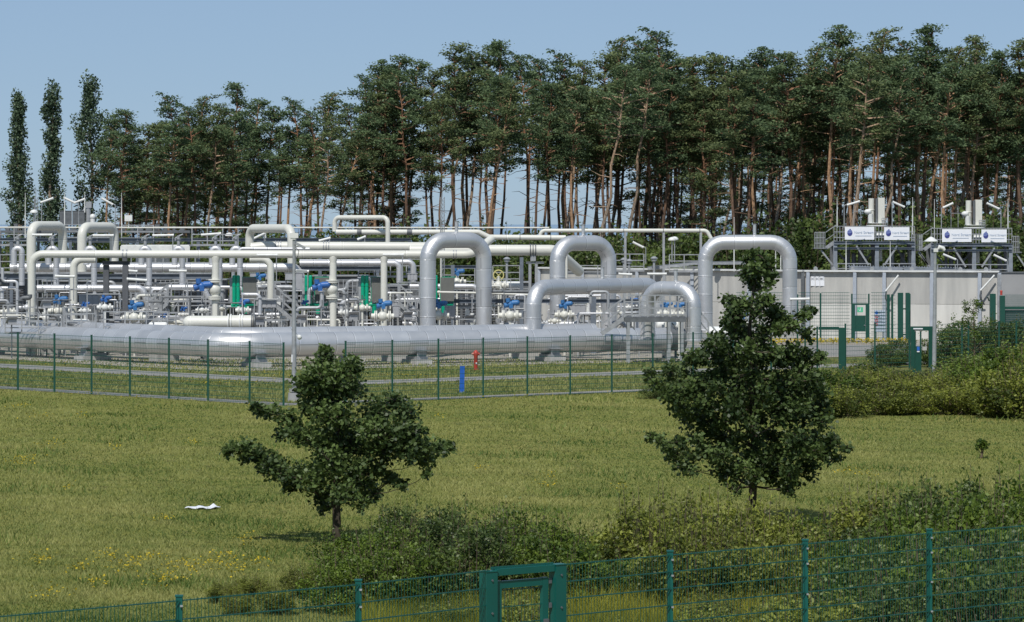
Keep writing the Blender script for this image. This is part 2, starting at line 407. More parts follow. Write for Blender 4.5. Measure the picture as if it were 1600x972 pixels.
# ---------------------------------------------------------------- pines
def pine_meshes(seed, H=20, cf=.55, lean=.05, wid=3.0, dense=1.0, rt=.2):
    rng = np.random.default_rng(seed); r_ = random.Random(seed)
    mb = MB(); N_ = 9; pts = []; wob = [r_.uniform(-.17, .17) for _ in range(N_)]; wy = [r_.uniform(-.2, .2) for _ in range(N_)]
    bend = r_.uniform(-.45, .45)
    for i in range(N_):
        t = i / (N_ - 1)
        pts.append(Vector((lean * H * t + wob[i] * (t > 0) + bend * math.sin(math.pi * t), wy[i] * (t > 0), H * .97 * t)))
    def at(t):
        k = min(int(t * (N_ - 1)), N_ - 2); return pts[k].lerp(pts[k + 1], t * (N_ - 1) - k)
    mb.sweep(pts, rt, 7, r_list=[rt * (1.15 if i == 0 else 1) * (1 - .75 * (i / (N_ - 1))) for i in range(N_)])
    for k in range(r_.randint(5, 10)):   # dead stubs
        t = r_.uniform(.18, cf + .05); a = r_.uniform(0, 6.28); L_ = r_.uniform(.4, 1.9); p = at(t)
        q = p + Vector((math.cos(a) * L_, math.sin(a) * L_, r_.uniform(-.3, .5) * L_))
        m_ = p.lerp(q, .55) + Vector((0, 0, r_.uniform(-.15, .2)))
        mb.sweep([p, m_, q], .03, 3, r_list=[.04, .025, .008], cap=False)
    Cs, tones, outs = [], [], []
    nb = int(30 * dense)
    for k in range(nb):
        t = cf + (1 - cf) * ((k + r_.random()) / nb) ** 1.0
        u = (t - cf) / (1 - cf)
        prof = (.35 + .65 * math.sin(min(1, u * 1.25 + .12) * math.pi * .78)) * (1 - .72 * max(0, u - .45) / .55)
        a = r_.uniform(0, 6.28); Lb = wid * prof * r_.uniform(.55, 1.15); p = at(t)
        rise = r_.uniform(-.05, .35) + .6 * u * u
        q = p + Vector((math.cos(a) * Lb, math.sin(a) * Lb, rise * Lb))
        mid = p.lerp(q, .5) + Vector((0, 0, r_.uniform(-.1, .25)))
        mb.sweep([p, mid, q], .05, 3, r_list=[.075, .05, .015], cap=False)
        nc = 2 + int(Lb > 1.6) + int(Lb > 2.4)
        for j in range(nc):
            s_ = 1 - j * .27; c = p.lerp(q, s_) + Vector((r_.uniform(-.35, .35), r_.uniform(-.35, .35), r_.uniform(.0, .35)))
            rr = r_.uniform(.36, .68); n = int(62 * dense * rr / .55)
            bp = rng.normal(size=(n, 3)) * np.array((rr * .55, rr * .55, rr * .24)); Cs.append(bp + np.array(c))
            tones.append(np.clip(.45 + bp[:, 2] / rr * .55 + r_.uniform(-.25, .25), 0, 1)); outs.append(bp / rr)  # lit tops and dark undersides of clumps painted into needle tone
    for j in range(3):
        rr = .42; n = 40; bp = ball_pts(n, rng, (rr, rr, rr * .8), 1, .3)
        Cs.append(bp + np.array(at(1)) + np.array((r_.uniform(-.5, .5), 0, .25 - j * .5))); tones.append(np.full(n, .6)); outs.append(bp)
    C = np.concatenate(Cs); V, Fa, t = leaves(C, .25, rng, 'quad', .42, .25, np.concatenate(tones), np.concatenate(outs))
    return mb, (V, Fa, t)

PROTO = []
specs = [  # seed, H, crown start, lean, width, density, material, phrase, needle mat
    (11, 20, .60, .06, 2.28, 1.1, M_barkD, 'dark-trunked pine with broad crown', M_needle),
    (12, 20, .66, .11, 2.13, 1.0, M_barkO, 'orange-trunked pine leaning right', M_needleY),
    (13, 20, .68, .03, 1.98, 1.0, M_barkO, 'upright orange-trunked pine', M_needle),
    (14, 20, .60, .02, 2.43, 1.1, M_barkD, 'upright dark-trunked pine', M_needleY),
    (15, 20, .70, .14, 1.90, .9, M_barkG, 'grey-trunked pine leaning well right', M_needle),
    (16, 20, .60, -.03, 2.36, 1.0, M_barkD, 'dark-trunked pine leaning slightly left', M_needle),
    (17, 20, .66, .08, 2.05, .9, M_barkG, 'pale grey-trunked pine', M_needleY),
    (18, 20, .72, .05, 1.75, .85, M_barkD, 'slim dark pine with small high crown', M_needle),
    (19, 20, .56, .04, 2.20, 1.05, M_barkO, 'orange-trunked pine with deep crown', M_needle),
    (23, 20, .22, .03, 3.19, 1.3, M_barkD, 'low-crowned dark young pine', M_needle),
    (24, 20, .40, .02, 2.43, 1.1, M_barkD, 'dark pine clothed low down', M_needleY)]
for sp_ in specs:
    mb, (V, Fa, t) = pine_meshes(sp_[0], sp_[1], sp_[2], sp_[3], sp_[4], sp_[5], .175)
    root = bpy.data.objects.new('pine_tree', None); root['_o'] = (0, 0, 0); sc.collection.objects.link(root)
    mb.build('trunk', sp_[6], root, smooth=2)
    co = bpy.data.objects.new('crown', fast_mesh('crown', V, Fa, t, sp_[8])); sc.collection.objects.link(co); co.parent = root
    root['category'] = 'tree'; root['group'] = 'tall pines behind the plant'; PROTO.append([root, sp_[7], False, sp_[3] * 20])
def pine(k, px, ytop, Z, rz=None):
    pr_ = PROTO[k]; H = 7 - (ytop - HOR) * Z / F; s = H / 20.0
    o = pr_[0] if not pr_[2] else copy_tree(pr_[0]); pr_[2] = True
    leanx = pr_[3] * s
    o.location = ((px - 800) * Z / F - leanx, Z, 0); wx = min(1.15, max(.8, s * 1.0)) * rnd.uniform(.92, 1.15)
    o.scale = (wx, wx, s); o.rotation_euler = (0, 0, rnd.uniform(-.5, .5) if rz is None else rz)
    reg(o, pr_[1], px - leanx * F / Z, 'above'); return o
SKY = [(175, 178), (198, 170), (232, 195), (270, 148), (295, 165), (322, 150), (345, 160), (372, 128), (405, 152), (430, 165), (462, 155), (485, 172), (512, 145), (545, 160), (570, 120), (597, 92), (625, 84), (655, 92), (680, 110), (708, 70), (735, 80), (760, 75), (785, 62), (815, 84), (845, 90), (880, 82), (915, 92), (945, 84), (975, 58), (1005, 62), (1032, 47), (1060, 92), (1085, 90), (1112, 88), (1135, 86), (1160, 92), (1188, 72), (1225, 82), (1245, 78), (1280, 72), (1312, 38), (1345, 75), (1382, 44), (1418, 62), (1455, 37), (1490, 72), (1530, 52), (1565, 78), (1592, 64)]
def skyy(x):
    for (a, ya), (b_, yb) in zip(SKY, SKY[1:]):
        if a <= x <= b_: return lerp(ya, yb, (x - a) / (b_ - a))
    return SKY[0][1] if x < SKY[0][0] else SKY[-1][1]
for i, (x, y) in enumerate(SKY):
    pine(rnd.choice([0, 1, 2, 3, 5, 8, 6]), x + rnd.uniform(-3, 3), y, rnd.uniform(256, 266))
# second and third rows fill the belt, lower than the skyline
x = 185.0
while x < 1640:
    pine(rnd.choice([0, 1, 2, 3, 4, 5, 6, 7, 2]), x, skyy(min(x, 1592)) + rnd.uniform(20, 62), rnd.uniform(250, 275)); x += rnd.uniform(13, 24) * (1.5 if x < 850 else .95)
x = 240.0
while x < 1640:
    pine(rnd.choice([0, 3, 5, 7, 4, 7, 7]), x, skyy(min(x, 1592)) + rnd.uniform(40, 85), rnd.uniform(268, 300)); x += rnd.uniform(20, 36) * (1.6 if x < 850 else .62)
x = 1000.0
while x < 1640:
    pine(rnd.choice([5, 7, 7, 4, 0]), x, skyy(min(x, 1592)) + rnd.uniform(50, 100), rnd.uniform(285, 315)); x += rnd.uniform(14, 26)
for x in [190, 215, 245, 268, 300, 335, 362, 385, 575, 625] + list(range(1010, 1640, 27)):
    pine(9, x + rnd.uniform(-9, 9), rnd.uniform(215, 285) if x > 1000 else rnd.uniform(205, 290), rnd.uniform(276, 318))
for x in (205, 255, 285, 315, 350, 590, 615, 960, 1100, 1270, 1400, 1530):
    pine(10, x + rnd.uniform(-6, 6), skyy(x) + rnd.uniform(8, 50), rnd.uniform(255, 272))
# ---------------------------------------------------------------- poplars
def poplar(px, ytop, Z, wid, seed, label, low=.06, fat=0):
    rng = np.random.default_rng(seed); r_ = random.Random(seed); H = 7 - (ytop - HOR) * Z / F
    root = thing('poplar_tree', label, 'tree', ((px - 800) * Z / F, Z, 0)); O = Vector(root['_o'])
    mb = MB(); pts = [O + Vector((math.sin(i * 1.3 + seed) * .12, 0, H * .96 * i / 8)) for i in range(9)]
    mb.sweep(pts, .2, 7, r_list=[.22 * (1 - .85 * i / 8) for i in range(9)])
    Cs, T, Oo = [], [], []
    for k in range(62):
        t = low + (1 - low) * (k + r_.random()) / 62; u = t
        prof = (.75 + .25 * math.sin(u * 9 + seed)) * (1 - max(0, (u - .3) / .75) ** 1.3 * .78)
        a = r_.uniform(0, 6.28); Lb = wid * prof * r_.uniform(.4, 1); p = O + Vector((0, 0, t * H * .93))
        q = p + Vector((math.cos(a) * Lb, math.sin(a) * Lb, r_.uniform(.8, 1.7) * max(.5, Lb)))
        q.z = min(q.z, H); mb.sweep([p, p.lerp(q, .5) + Vector((math.cos(a), math.sin(a), 0)) * .12, q], .03, 3, r_list=[.05, .03, .01], cap=False)
        for j in range(2):
            c = p.lerp(q, 1 - j * .4); rr = r_.uniform(.36, .66); n = 85
            bp = ball_pts(n, rng, (rr, rr, rr * 1.7), 1, .2); Cs.append(bp + np.array(c - O)); T.append(np.full(n, r_.uniform(.25, .75))); Oo.append(bp)
    V, Fa, t = leaves(np.concatenate(Cs), .2, rng, 'quad', .75, .1, np.concatenate(T), np.concatenate(Oo))
    mb.build('trunk', M_barkG, root, smooth=2)
    o = bpy.data.objects.new('crown', fast_mesh('crown', V, Fa, t, M_poplar)); sc.collection.objects.link(o); o.parent = root
poplar(29, 138, 262, 1.5, 3, 'slim poplar standing alone at far left against sky')
poplar(80, 124, 260, 1.45, 5, 'narrow poplar with forked top, middle of the three poplars')
poplar(142, 112, 264, 2.9, 8, 'broadest poplar beside the edge of the pine wood', fat=1.6)

# ---------------------------------------------------------------- bushes
def bush_proto(seed, R, H, m, n=7000, ls=.09, shoots=26, label=''):
    rng = np.random.default_rng(seed); r_ = random.Random(seed)
    root = bpy.data.objects.new('bush', None); root['_o'] = (0, 0, 0); sc.collection.objects.link(root)
    Cs, T, Oo = [], [], []; mb = MB(); nc = 40
    for k in range(nc):
        a = r_.uniform(0, 6.28); rad = R * math.sqrt(r_.random()) * .85; z = H * (.10 + .80 * r_.random()) * (1 - .45 * (rad / R) ** 2)
        c = np.array((math.cos(a) * rad, math.sin(a) * rad, z)); rr = r_.uniform(.18, .36) * R
        bp = ball_pts(n // nc, rng, (rr, rr, rr * .8), 1, .5)
        Cs.append(bp + c); T.append(np.clip(.45 + bp[:, 2] / rr * .3 + r_.uniform(-.45, .45), 0, 1)); Oo.append(bp / rr)  # self-shadow painted into leaf tone: paler clump tops, light and dark clumps
        mb.sweep([(c[0] * .25, c[1] * .25, 0), (c[0] * .6, c[1] * .6, z * .5), tuple(c)], .015, 3, r_list=[.02, .014, .005], cap=False)
    for k in range(shoots):
        a = r_.uniform(0, 6.28); rad = R * math.sqrt(r_.random()) * .95; h = H * r_.uniform(.75, 1.25) * (1 - .3 * (rad / R) ** 2)
        b_ = Vector((math.cos(a) * rad * .8, math.sin(a) * rad * .8, h * .4)); tp = Vector((math.cos(a) * rad, math.sin(a) * rad, h))
        mb.sweep([b_, tp], .008, 3, r_list=[.012, .004], cap=False); m_ = 30
        tt = rng.uniform(.1, 1, (m_, 1)); Cs.append(np.array(b_) + (np.array(tp) - np.array(b_)) * tt + rng.normal(size=(m_, 3)) * .05)
        T.append(rng.uniform(.4, .9, m_)); Oo.append(rng.normal(size=(m_, 3)))
    C = np.concatenate(Cs); C[:, 2] = np.maximum(C[:, 2], .02)
    V, Fa, t = leaves(C, ls, rng, 'quad', .6, .2, np.concatenate(T), np.concatenate(Oo))
    mb.build('stems', M_twig, root)
    o = bpy.data.objects.new('foliage', fast_mesh('foliage', V, Fa, t, m)); sc.collection.objects.link(o); o.parent = root
    return [root, label, False, R, H]
BU = [bush_proto(31, 1.3, 1.8, M_bush1, label='leafy mid-green bush'),
      bush_proto(32, 1.2, 1.5, M_bush2, label='yellowish olive bush'),
      bush_proto(33, 1.3, 2.0, M_bush3, label='dark green bush'),
      bush_proto(34, 1.1, 1.7, M_bush2, 6500, .08, 60, label='twiggy olive bush with upright shoots'),
      bush_proto(35, 1.2, 1.6, M_bush1, 7500, .08, 50, label='green bush with upright shoots')]
def bush(k, px, ytop, Z, group, w=1.0, phrase=None, where=None, ybase=None):
    b = BU[k]; o = b[0] if not b[2] else copy_tree(b[0]); b[2] = True
    h = 7 - (ytop - HOR) * Z / F; h = max(.4, h); s = h / (b[4] * .98)
    wx = w * (.55 * s + .45); o.location = ((px - 800) * Z / F, Z, 0); o.scale = (wx, wx, s); o.rotation_euler = (0, 0, rnd.uniform(0, 6.28))
    o['category'] = 'bush'; o['group'] = group
    reg(o, phrase or b[1], px, where or 'fg'); return o
def prof(tab, x):
    for (a, ya), (b_, yb) in zip(tab, tab[1:]):
        if a <= x <= b_: return lerp(ya, yb, (x - a) / (b_ - a))
    return tab[0][1] if x < tab[0][0] else tab[-1][1]
FGT = [(470, 868), (500, 832), (527, 822), (560, 824), (600, 796), (700, 782), (770, 786), (830, 764), (880, 786), (930, 822), (970, 812), (1010, 775), (1050, 762), (1100, 778), (1176, 772), (1210, 782), (1265, 808), (1330, 790), (1390, 768), (1450, 742), (1490, 728), (1540, 760), (1640, 745)]
for row, (Z0, dy) in enumerate(((69, 0), (66, 22), (63, 48), (59.5, 80), (56, 112))):
    x = 548.0 - row * 6 if row < 3 else 700 + (row - 3) * 120
    while x < 1660:
        if row < 3: k = rnd.choice([0, 4, 2, 0]) if x < 960 else rnd.choice([3, 1, 3, 4]) if x < 1300 else rnd.choice([0, 4, 2, 3])
        else: k = rnd.choice([1, 3, 1, 1]) if x < 1280 else rnd.choice([2, 2, 4, 0])
        bush(k, x, prof(FGT, x) + dy + rnd.uniform(-12, 22) + (58 if row >= 3 and x < 1250 else 0) + (16 if row < 3 and 880 < x < 1000 else 0), Z0 + rnd.uniform(-1.2, 1.2), 'bushes behind the near fence', w=rnd.uniform(.75, 1.0), where='fg%d' % row)
        x += rnd.uniform(62, 95) * (1.7 if row >= 3 and x < 1200 else 1)
for x, y, Z in ((392, 905, 66), (432, 912, 63), (468, 886, 66), (350, 918, 65), (372, 930, 63)):
    bush(3, x, y, Z, 'small weedy shrubs in the grass', w=.55, phrase='small weedy shrub', where='fg9')
HT = [(1270, 590), (1300, 566), (1350, 572), (1420, 578), (1470, 580), (1510, 562), (1560, 545), (1640, 520)]
for row, (Z0, dy) in enumerate(((150, -2), (141, 4), (134, 14), (128, 34))):
    x = 1288.0 + row * 6
    while x < 1660:
        bush(rnd.choice([1, 3, 0, 1, 4]) if row else rnd.choice([0, 2]), x, prof(HT, x) + dy + rnd.uniform(-6, 8), Z0 + rnd.uniform(-1.5, 1.5), 'hedge bushes by the right fence', w=rnd.uniform(1.15, 1.4), where='h%d' % row)
        x += rnd.uniform(50, 70)
for x, y, Z in ((1385, 536, 172), (1405, 530, 175), (1478, 512, 172), (1500, 500, 174), (1530, 508, 172), (1558, 500, 173), (1585, 502, 172), (1620, 498, 172), (1030, 598, 141), (1060, 590, 142)):
    bush(2, x, y, Z, 'dark bushes along the inner fence', w=1.1, where='h8')
# undergrowth at the foot of the wood
for i, x in enumerate(range(-30, 1660, 42)):
    yt = rnd.uniform(358, 380) if 180 < x < 1250 else rnd.uniform(330, 360)
    if x < 180: yt = rnd.uniform(372, 392)
    o = bush(2, x + rnd.uniform(-10, 10), yt, rnd.uniform(240, 252), 'undergrowth at the wood edge', w=1.5, phrase='undergrowth shrub at the wood edge', where='below')

# ---------------------------------------------------------------- the two young oaks
def oak(px, ybase, clumps, seed, label, lf=.108, dens=1.0, ytrunk=None, group='young oaks in the meadow'):
    rng = np.random.default_rng(seed); r_ = random.Random(seed)
    B = G(px, ybase); Z = B.y; root = thing('oak_tree', label, 'tree', tuple(B), group); sc_ = Z / F
    top = min(c[1] for c in clumps); mb = MB(); Ht = (ybase - top) * sc_
    tp = [B + Vector((math.sin(i * .9 + seed) * .05 * i / 4, 0, Ht * .93 * i / 9)) for i in range(10)]
    mb.sweep(tp, .1, 9, r_list=[.098 * (1 - .85 * i / 9) ** .9 + .006 for i in range(10)])
    Cs, T, Oo = [], [], []
    cl_ = []
    for (x, y, r) in clumps:
        for rep in range(2):
            c0_ = P(x + r_.uniform(-3, 3), y + r_.uniform(-3, 3), Z); dxm = abs(c0_.x - B.x)
            w_ = 1.25 * (.35 + .65 * min(1, (y - top) / 140.0)); dy = r_.uniform(-1, 1) * max(.25, w_ - dxm * .25)
            c = Vector((c0_.x, c0_.y + dy, c0_.z)); rr = r * sc_ * 1.02
            n = int(250 * dens * (rr / .4) ** 2) + 16
            bp = rng.normal(size=(n, 3)) * rr * .52 * np.array((1, 1, .85)); bp = bp[np.linalg.norm(bp, axis=1) < rr * 1.35]; n = len(bp)
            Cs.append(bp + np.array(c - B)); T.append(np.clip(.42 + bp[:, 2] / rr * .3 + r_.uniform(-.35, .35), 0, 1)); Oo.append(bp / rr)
            cl_.append((math.hypot(c.x - B.x, c.y - B.y), c, rr))
    cl_.sort(key=lambda t: t[0]); nodes = []
    for (rad, c, rr) in cl_:     # each limb grows out of the trunk or out of the nearest clump nearer the trunk
        zt = max(.95, min(Ht * .9, c.z - rad * .5)); q = B + Vector((0, 0, zt)); bd = (c - q).length
        for nd in nodes:
            d_ = (c - nd).length
            if d_ < bd * .8 and nd.z < c.z + .15: bd = d_; q = nd
        mid = q.lerp(c, .5) + Vector((r_.uniform(-.05, .05), 0, -.05 * bd)); R0 = max(.008, .035 - .013 * rad)
        mb.sweep([q, mid, c], .02, 5, r_list=[R0, R0 * .75, R0 * .45], cap=False); nodes.append(c)
        for e in range(5):
            e_ = c + Vector(ball_pts(1, rng, rr, .8, .8)[0]); mb.sweep([c, e_], .005, 3, r_list=[.008, .003], cap=False)
    V, Fa, t = leaves(np.concatenate(Cs), lf, rng, 'lobed', .62, .25, np.concatenate(T), np.concatenate(Oo))
    mb.build('trunk', M_barkoak, root, smooth=2)
    o = bpy.data.objects.new('crown', fast_mesh('crown', V, Fa, t, M_oak)); sc.collection.objects.link(o); o.parent = root
T1 = [(509, 545, 9), (507, 556, 14), (500, 580, 26), (535, 585, 28), (552, 568, 15), (475, 598, 20), (510, 615, 32), (550, 608, 20), (515, 645, 24), (482, 632, 16), (535, 650, 22),
      (402, 634, 11), (412, 645, 9), (425, 643, 12), (445, 655, 15), (460, 670, 17), (480, 682, 19), (438, 680, 11),
      (358, 702, 9), (368, 696, 11), (385, 699, 14), (405, 707, 17), (425, 720, 18), (440, 735, 19), (460, 748, 20), (413, 735, 13), (448, 762, 12), (380, 716, 9),
      (510, 690, 28), (545, 690, 32), (520, 722, 32), (490, 745, 24), (560, 738, 30), (540, 766, 22), (500, 775, 18), (508, 794, 10), (570, 784, 14), (580, 770, 15),
      (590, 640, 22), (615, 628, 16), (632, 645, 19), (580, 668, 26), (615, 670, 28), (645, 675, 20), (600, 703, 28), (640, 702, 22), (665, 700, 18), (688, 700, 14), (704, 702, 9), (665, 722, 12), (668, 738, 7), (612, 752, 12), (630, 757, 8), (595, 738, 14)]
oak(527, 848, T1, 41, 'young oak with spreading lower arms, left of two in the meadow', dens=1.3)
T2 = [(1178, 394, 9), (1168, 405, 9), (1190, 402, 9), (1268, 484, 9), (1252, 492, 11), (1236, 508, 13), (1140, 468, 9), (1150, 478, 10), (1016, 680, 8), (1028, 688, 10), (1040, 696, 12), (1052, 710, 13), (1062, 728, 11), (1060, 690, 11), (1077, 712, 12), (1080, 734, 11), (1172, 438, 12), (1150, 490, 14), (1138, 500, 13), (1212, 490, 14), (1226, 500, 13), (1192, 470, 16), (1262, 520, 12), (1120, 530, 12), (1278, 560, 12), (1188, 428, 12), (1018, 580, 12), (1026, 604, 12),
      (1135, 755, 8), (1148, 762, 8), (1225, 760, 10), (1240, 752, 12), (1235, 768, 7), (1318, 700, 9), (1310, 716, 9), (1300, 690, 13)]
rr_ = random.Random(5)
for y, xl, xr in ((415, 1167, 1203), (430, 1165, 1206), (448, 1176, 1204), (468, 1158, 1208), (492, 1140, 1212), (515, 1136, 1222), (540, 1112, 1240), (562, 1070, 1262), (585, 1042, 1278), (608, 1042, 1284), (632, 1062, 1284), (656, 1072, 1290), (680, 1082, 1300), (704, 1098, 1296), (728, 1128, 1262), (744, 1146, 1236)):
    n = max(2, int((xr - xl) / 21))
    for i in range(n):
        T2.append((lerp(xl + 6, xr - 6, i / (n - 1)) + rr_.uniform(-5, 5), y + rr_.uniform(-6, 6), rr_.uniform(13, 21) if xr - xl > 60 else rr_.uniform(10, 14)))
oak(1176, 824, T2, 43, 'larger denser young oak with a pointed top, right of two in the meadow', dens=1.05)

# saplings
def sapling(px, ytop, ybase, label, seed, m=M_bush1, wid=.5, bare=0.0):
    rng = np.random.default_rng(seed); r_ = random.Random(seed); B = G(px, ybase); H = (ybase - ytop) * B.y / F
    root = thing('sapling', label, 'tree', tuple(B)); mb = MB()
    mb.sweep([B, B + Vector((.06, 0, H * .5)), B + Vector((0, 0, H))], .03, 5, r_list=[.04, .025, .008]); Cs = []
    for k in range(22):
        t = r_.uniform(.25, 1); a = r_.uniform(0, 6.28); L_ = wid * (1.25 - t) * r_.uniform(.5, 1.2); p = B + Vector((0, 0, H * t))
        q = p + Vector((math.cos(a) * L_, math.sin(a) * L_, L_ * .8)); mb.sweep([p, q], .01, 3, r_list=[.014, .004], cap=False)
        if t > bare: Cs.append(ball_pts(70 if wid > .3 else 26, rng, .22 if wid > .3 else .10, 1, .1) + np.array(q - B))
    V, Fa, t = leaves(np.concatenate(Cs), .09, rng, 'quad', .6)
    mb.build('trunk', M_twig, root)
    o = bpy.data.objects.new('crown', fast_mesh('crown', V, Fa, t, m)); sc.collection.objects.link(o); o.parent = root
sapling(1521, 478, 600, 'thin young birch rising above the hedge by the red lamp post', 4, wid=1.1, bare=.45)
sapling(1533, 690, 716, 'tiny sapling alone in the mown grass at right', 6, wid=.22)
sapling(1250, 380, 560, 'leafy young tree in front of the wood beside the left sign platform', 9, M_bush3, wid=1.0) if False else None

# ---------------------------------------------------------------- grass blades, flowers
rng = np.random.default_rng(3)
def blades(n, ylo, yhi, xlo, xhi, h, wd, m, name, label, cat, mask=None, tone=None):
    Y = rng.uniform(ylo, yhi, n); Z = EYE * F / (Y - HOR); X = (rng.uniform(xlo, xhi, n) - 800) * Z / F
    def sn(a_, b_, ph): return np.sin(X * a_ + Z * b_ + ph + 1.7 * np.sin(X * a_ * .43 - Z * b_ * .6 + ph * 2))
    patch = .5 + .20 * sn(.35, .22, 0) + .17 * sn(.8, .75, 2) + .15 * sn(.25, 1.6, 4) + .12 * sn(2.1, 1.3, 5) + rng.normal(size=n) * .10
    if mask is not None:
        k = mask(X, Z); X, Z, Y, patch = X[k], Z[k], Y[k], patch[k]; n = len(X)
    hh = h * rng.uniform(.4, 1.3, n) * (.7 + .6 * np.clip(patch, 0, 1)); a = rng.uniform(0, 6.28, n); ww = wd * (Z / 80.0)
    base = np.stack([X, Z, np.zeros(n)], 1); s = np.stack([np.cos(a), np.sin(a), np.zeros(n)], 1) * ww[:, None]
    tip = base + np.stack([rng.normal(size=n) * .5, rng.normal(size=n) * .5, np.ones(n)], 1) * hh[:, None]
    V = np.stack([base - s, base + s, tip], 1).reshape(-1, 3); Fa = np.arange(3 * n).reshape(n, 3)
    me = fast_mesh(name, V, Fa, np.clip(patch + rng.normal(size=n) * .16, 0, 1), m)
    o = bpy.data.objects.new(name, me); sc.collection.objects.link(o); return stuff(o, label, cat)
def outside(X, Z):   # meadow side of the fence
    a = (X - c0.x) * nl.x + (Z - c0.y) * nl.y; b_ = (X - c0.x) * nr.x + (Z - c0.y) * nr.y
    return ~((a > -.2) & (b_ > -.2))
blades(380000, 608, 1000, -60, 1660, .062, .012, M_grassb, 'meadow_grass', 'short sun-dried meadow grass in front of the perimeter fence', 'grass', outside)
def inside(X, Z):
    a = (X - c0.x) * nl.x + (Z - c0.y) * nl.y; b_ = (X - c0.x) * nr.x + (Z - c0.y) * nr.y
    d = np.minimum(a, b_); d2 = np.where(X < pc.x, a, b_)
    return (d > 1.4) & ((d < 12.2) | (d > 15.3))
blades(60000, 562, 632, -40, 1400, .12, .014, M_grassb, 'verge_grass', 'rough patchy grass between fence and big silver pipe', 'grass', inside)
blades(60000, 895, 1010, 560, 1300, .5, .010, leafmat('tall_weed_blades', (.12, .15, .02), (.42, .40, .06), .6, .4, .2, 0), 'tall_yellow_weeds', 'tall yellowish grass and weeds just behind the near fence', 'weeds')
def wpatch(X, Z): return (np.sin(X * .8 + 1.3 * np.sin(Z * .31)) + np.sin(Z * .9 + X * .5) + rng.normal(size=len(X)) * .45 > 1.35) & outside(X, Z)
blades(90000, 612, 1000, -60, 1660, .15, .016, leafmat('weed_blades', (.05, .10, .02), (.16, .22, .05), .6, .3, .2, 0), 'taller_weeds', 'patches of taller greener weeds in the meadow', 'weeds', wpatch)
FLW = [(81, 700, 20), (40, 723, 26), (38, 729, 14), (107, 768, 10), (250, 818, 16), (178, 705, 10), (302, 698, 12), (170, 877, 20), (196, 895, 30), (230, 881, 26), (284, 895, 34), (261, 915, 34), (333, 892, 44), (350, 878, 20), (406, 886, 16), (62, 882, 24), (78, 937, 22), (147, 920, 18), (380, 852, 18), (123, 895, 16), (372, 900, 22),
       (1330, 745, 26), (1362, 750, 12), (860, 750, 14), (748, 738, 10), (855, 766, 14), (970, 770, 10), (690, 655, 12), (30, 640, 20), (60, 655, 20), (130, 655, 10)]
Cs = []; SS = []
for (x, y, r) in FLW:
    n = int(r * 2.6); b = G(x, y); s_ = r * b.y / F
    q = rng.normal(size=(n, 3)) * np.array([s_ * .62, s_ * 1.5, .05]) + np.array([b.x, b.y, .16]); Cs.append(q)
def strip_fl(n, d0, d1, s0, s1, right):
    d = rng.uniform(d0, d1, n); s_ = rng.uniform(s0, s1, n); o_ = c0; dd, nn = (dr, nr) if right else (dl, nl)
    keep = np.sin(s_ * 1.7) + np.sin(s_ * .6 + 2) + rng.normal(size=n) * .6 > .4
    q = np.stack([o_.x + dd.x * s_ + nn.x * d, o_.y + dd.y * s_ + nn.y * d, np.full(n, .1)], 1)[keep]; Cs.append(q)
strip_fl(1500, 15.6, 18.5, 12, 40, False); strip_fl(800, 15.6, 18.5, 6, 20, True); strip_fl(500, -1.6, -.2, 0, 26, False); strip_fl(900, -2.5, -.3, 3, 34, True)
C = np.concatenate(Cs); V, Fa, t = leaves(C, .05, rng, 'quad', .9, 1.2)
o = bpy.data.objects.new('yellow_wildflowers', fast_mesh('yellow_wildflowers', V, Fa, t, M_flower)); sc.collection.objects.link(o)
stuff(o, 'yellow wildflowers scattered in patches over the meadow and verge', 'flowers')
# yellow flowers in front of the concrete wall
C = np.stack([rng.uniform(15, 23, 900), rng.uniform(203.5, 206, 900), rng.uniform(.1, .35, 900)], 1); V, Fa, t = leaves(C, .13, rng, 'quad', .9, 1.2)
o = bpy.data.objects.new('flower_border', fast_mesh('flower_border', V, Fa, t, M_flower)); sc.collection.objects.link(o)
stuff(o, 'band of yellow flowers along the foot of the concrete wall', 'flowers')
# litter
B = G(313, 795); mb = MB(); nx, ny = 8, 4
for j in range(ny + 1):
    for i in range(nx + 1):
        mb.v.append(B + Vector(((i / nx - .5) * .72 + j * .03, (j / ny - .5) * .55, .045 + .02 * math.sin(i * 1.7 + j) + (.05 if i == nx - 2 and j == ny else 0))))
for j in range(ny):
    for i in range(nx): a = j * (nx + 1) + i; mb.face([a, a + 1, a + nx + 2, a + nx + 1])
o = mb.build('crumpled_sheet', M_sign); tag(o, 'crumpled white sheet lying on the mown grass at left', 'litter')
md = o.modifiers.new('thickness', 'SOLIDIFY'); md.thickness = .01

# ---------------------------------------------------------------- fences
def mesh_panel(mb, a, b_, z0, z1, hstep=.2, vstep=.05, wh=.008, wv=.005, dbl=0):
    a = Vector(a); b_ = Vector(b_); d = (b_ - a); L_ = d.length; d.normalize()
    z = z0
    nh = int(round((z1 - z0) / hstep))
    for i in range(nh + 1):
        z = z0 + (z1 - z0) * i / nh
        mb.bar(a + Vector((0, 0, z)), b_ + Vector((0, 0, z)), wh, wh)
    n = int(L_ / vstep); off = Vector((d.y, -d.x, 0)) * wh * .9
    for i in range(1, n):
        p = a + d * (L_ * i / n) + off; b = len(mb.v)
        for k in range(3):
            an = k * 2.094; q = Vector((math.cos(an), math.sin(an), 0)) * wv * .6
            mb.v.append(p + q + Vector((0, 0, z0 - .02))); mb.v.append(p + q + Vector((0, 0, z1 + .025)))
        for k in range(3):
            k2 = (k + 1) % 3; mb.face([b + 2 * k, b + 2 * k2, b + 2 * k2 + 1, b + 2 * k + 1])
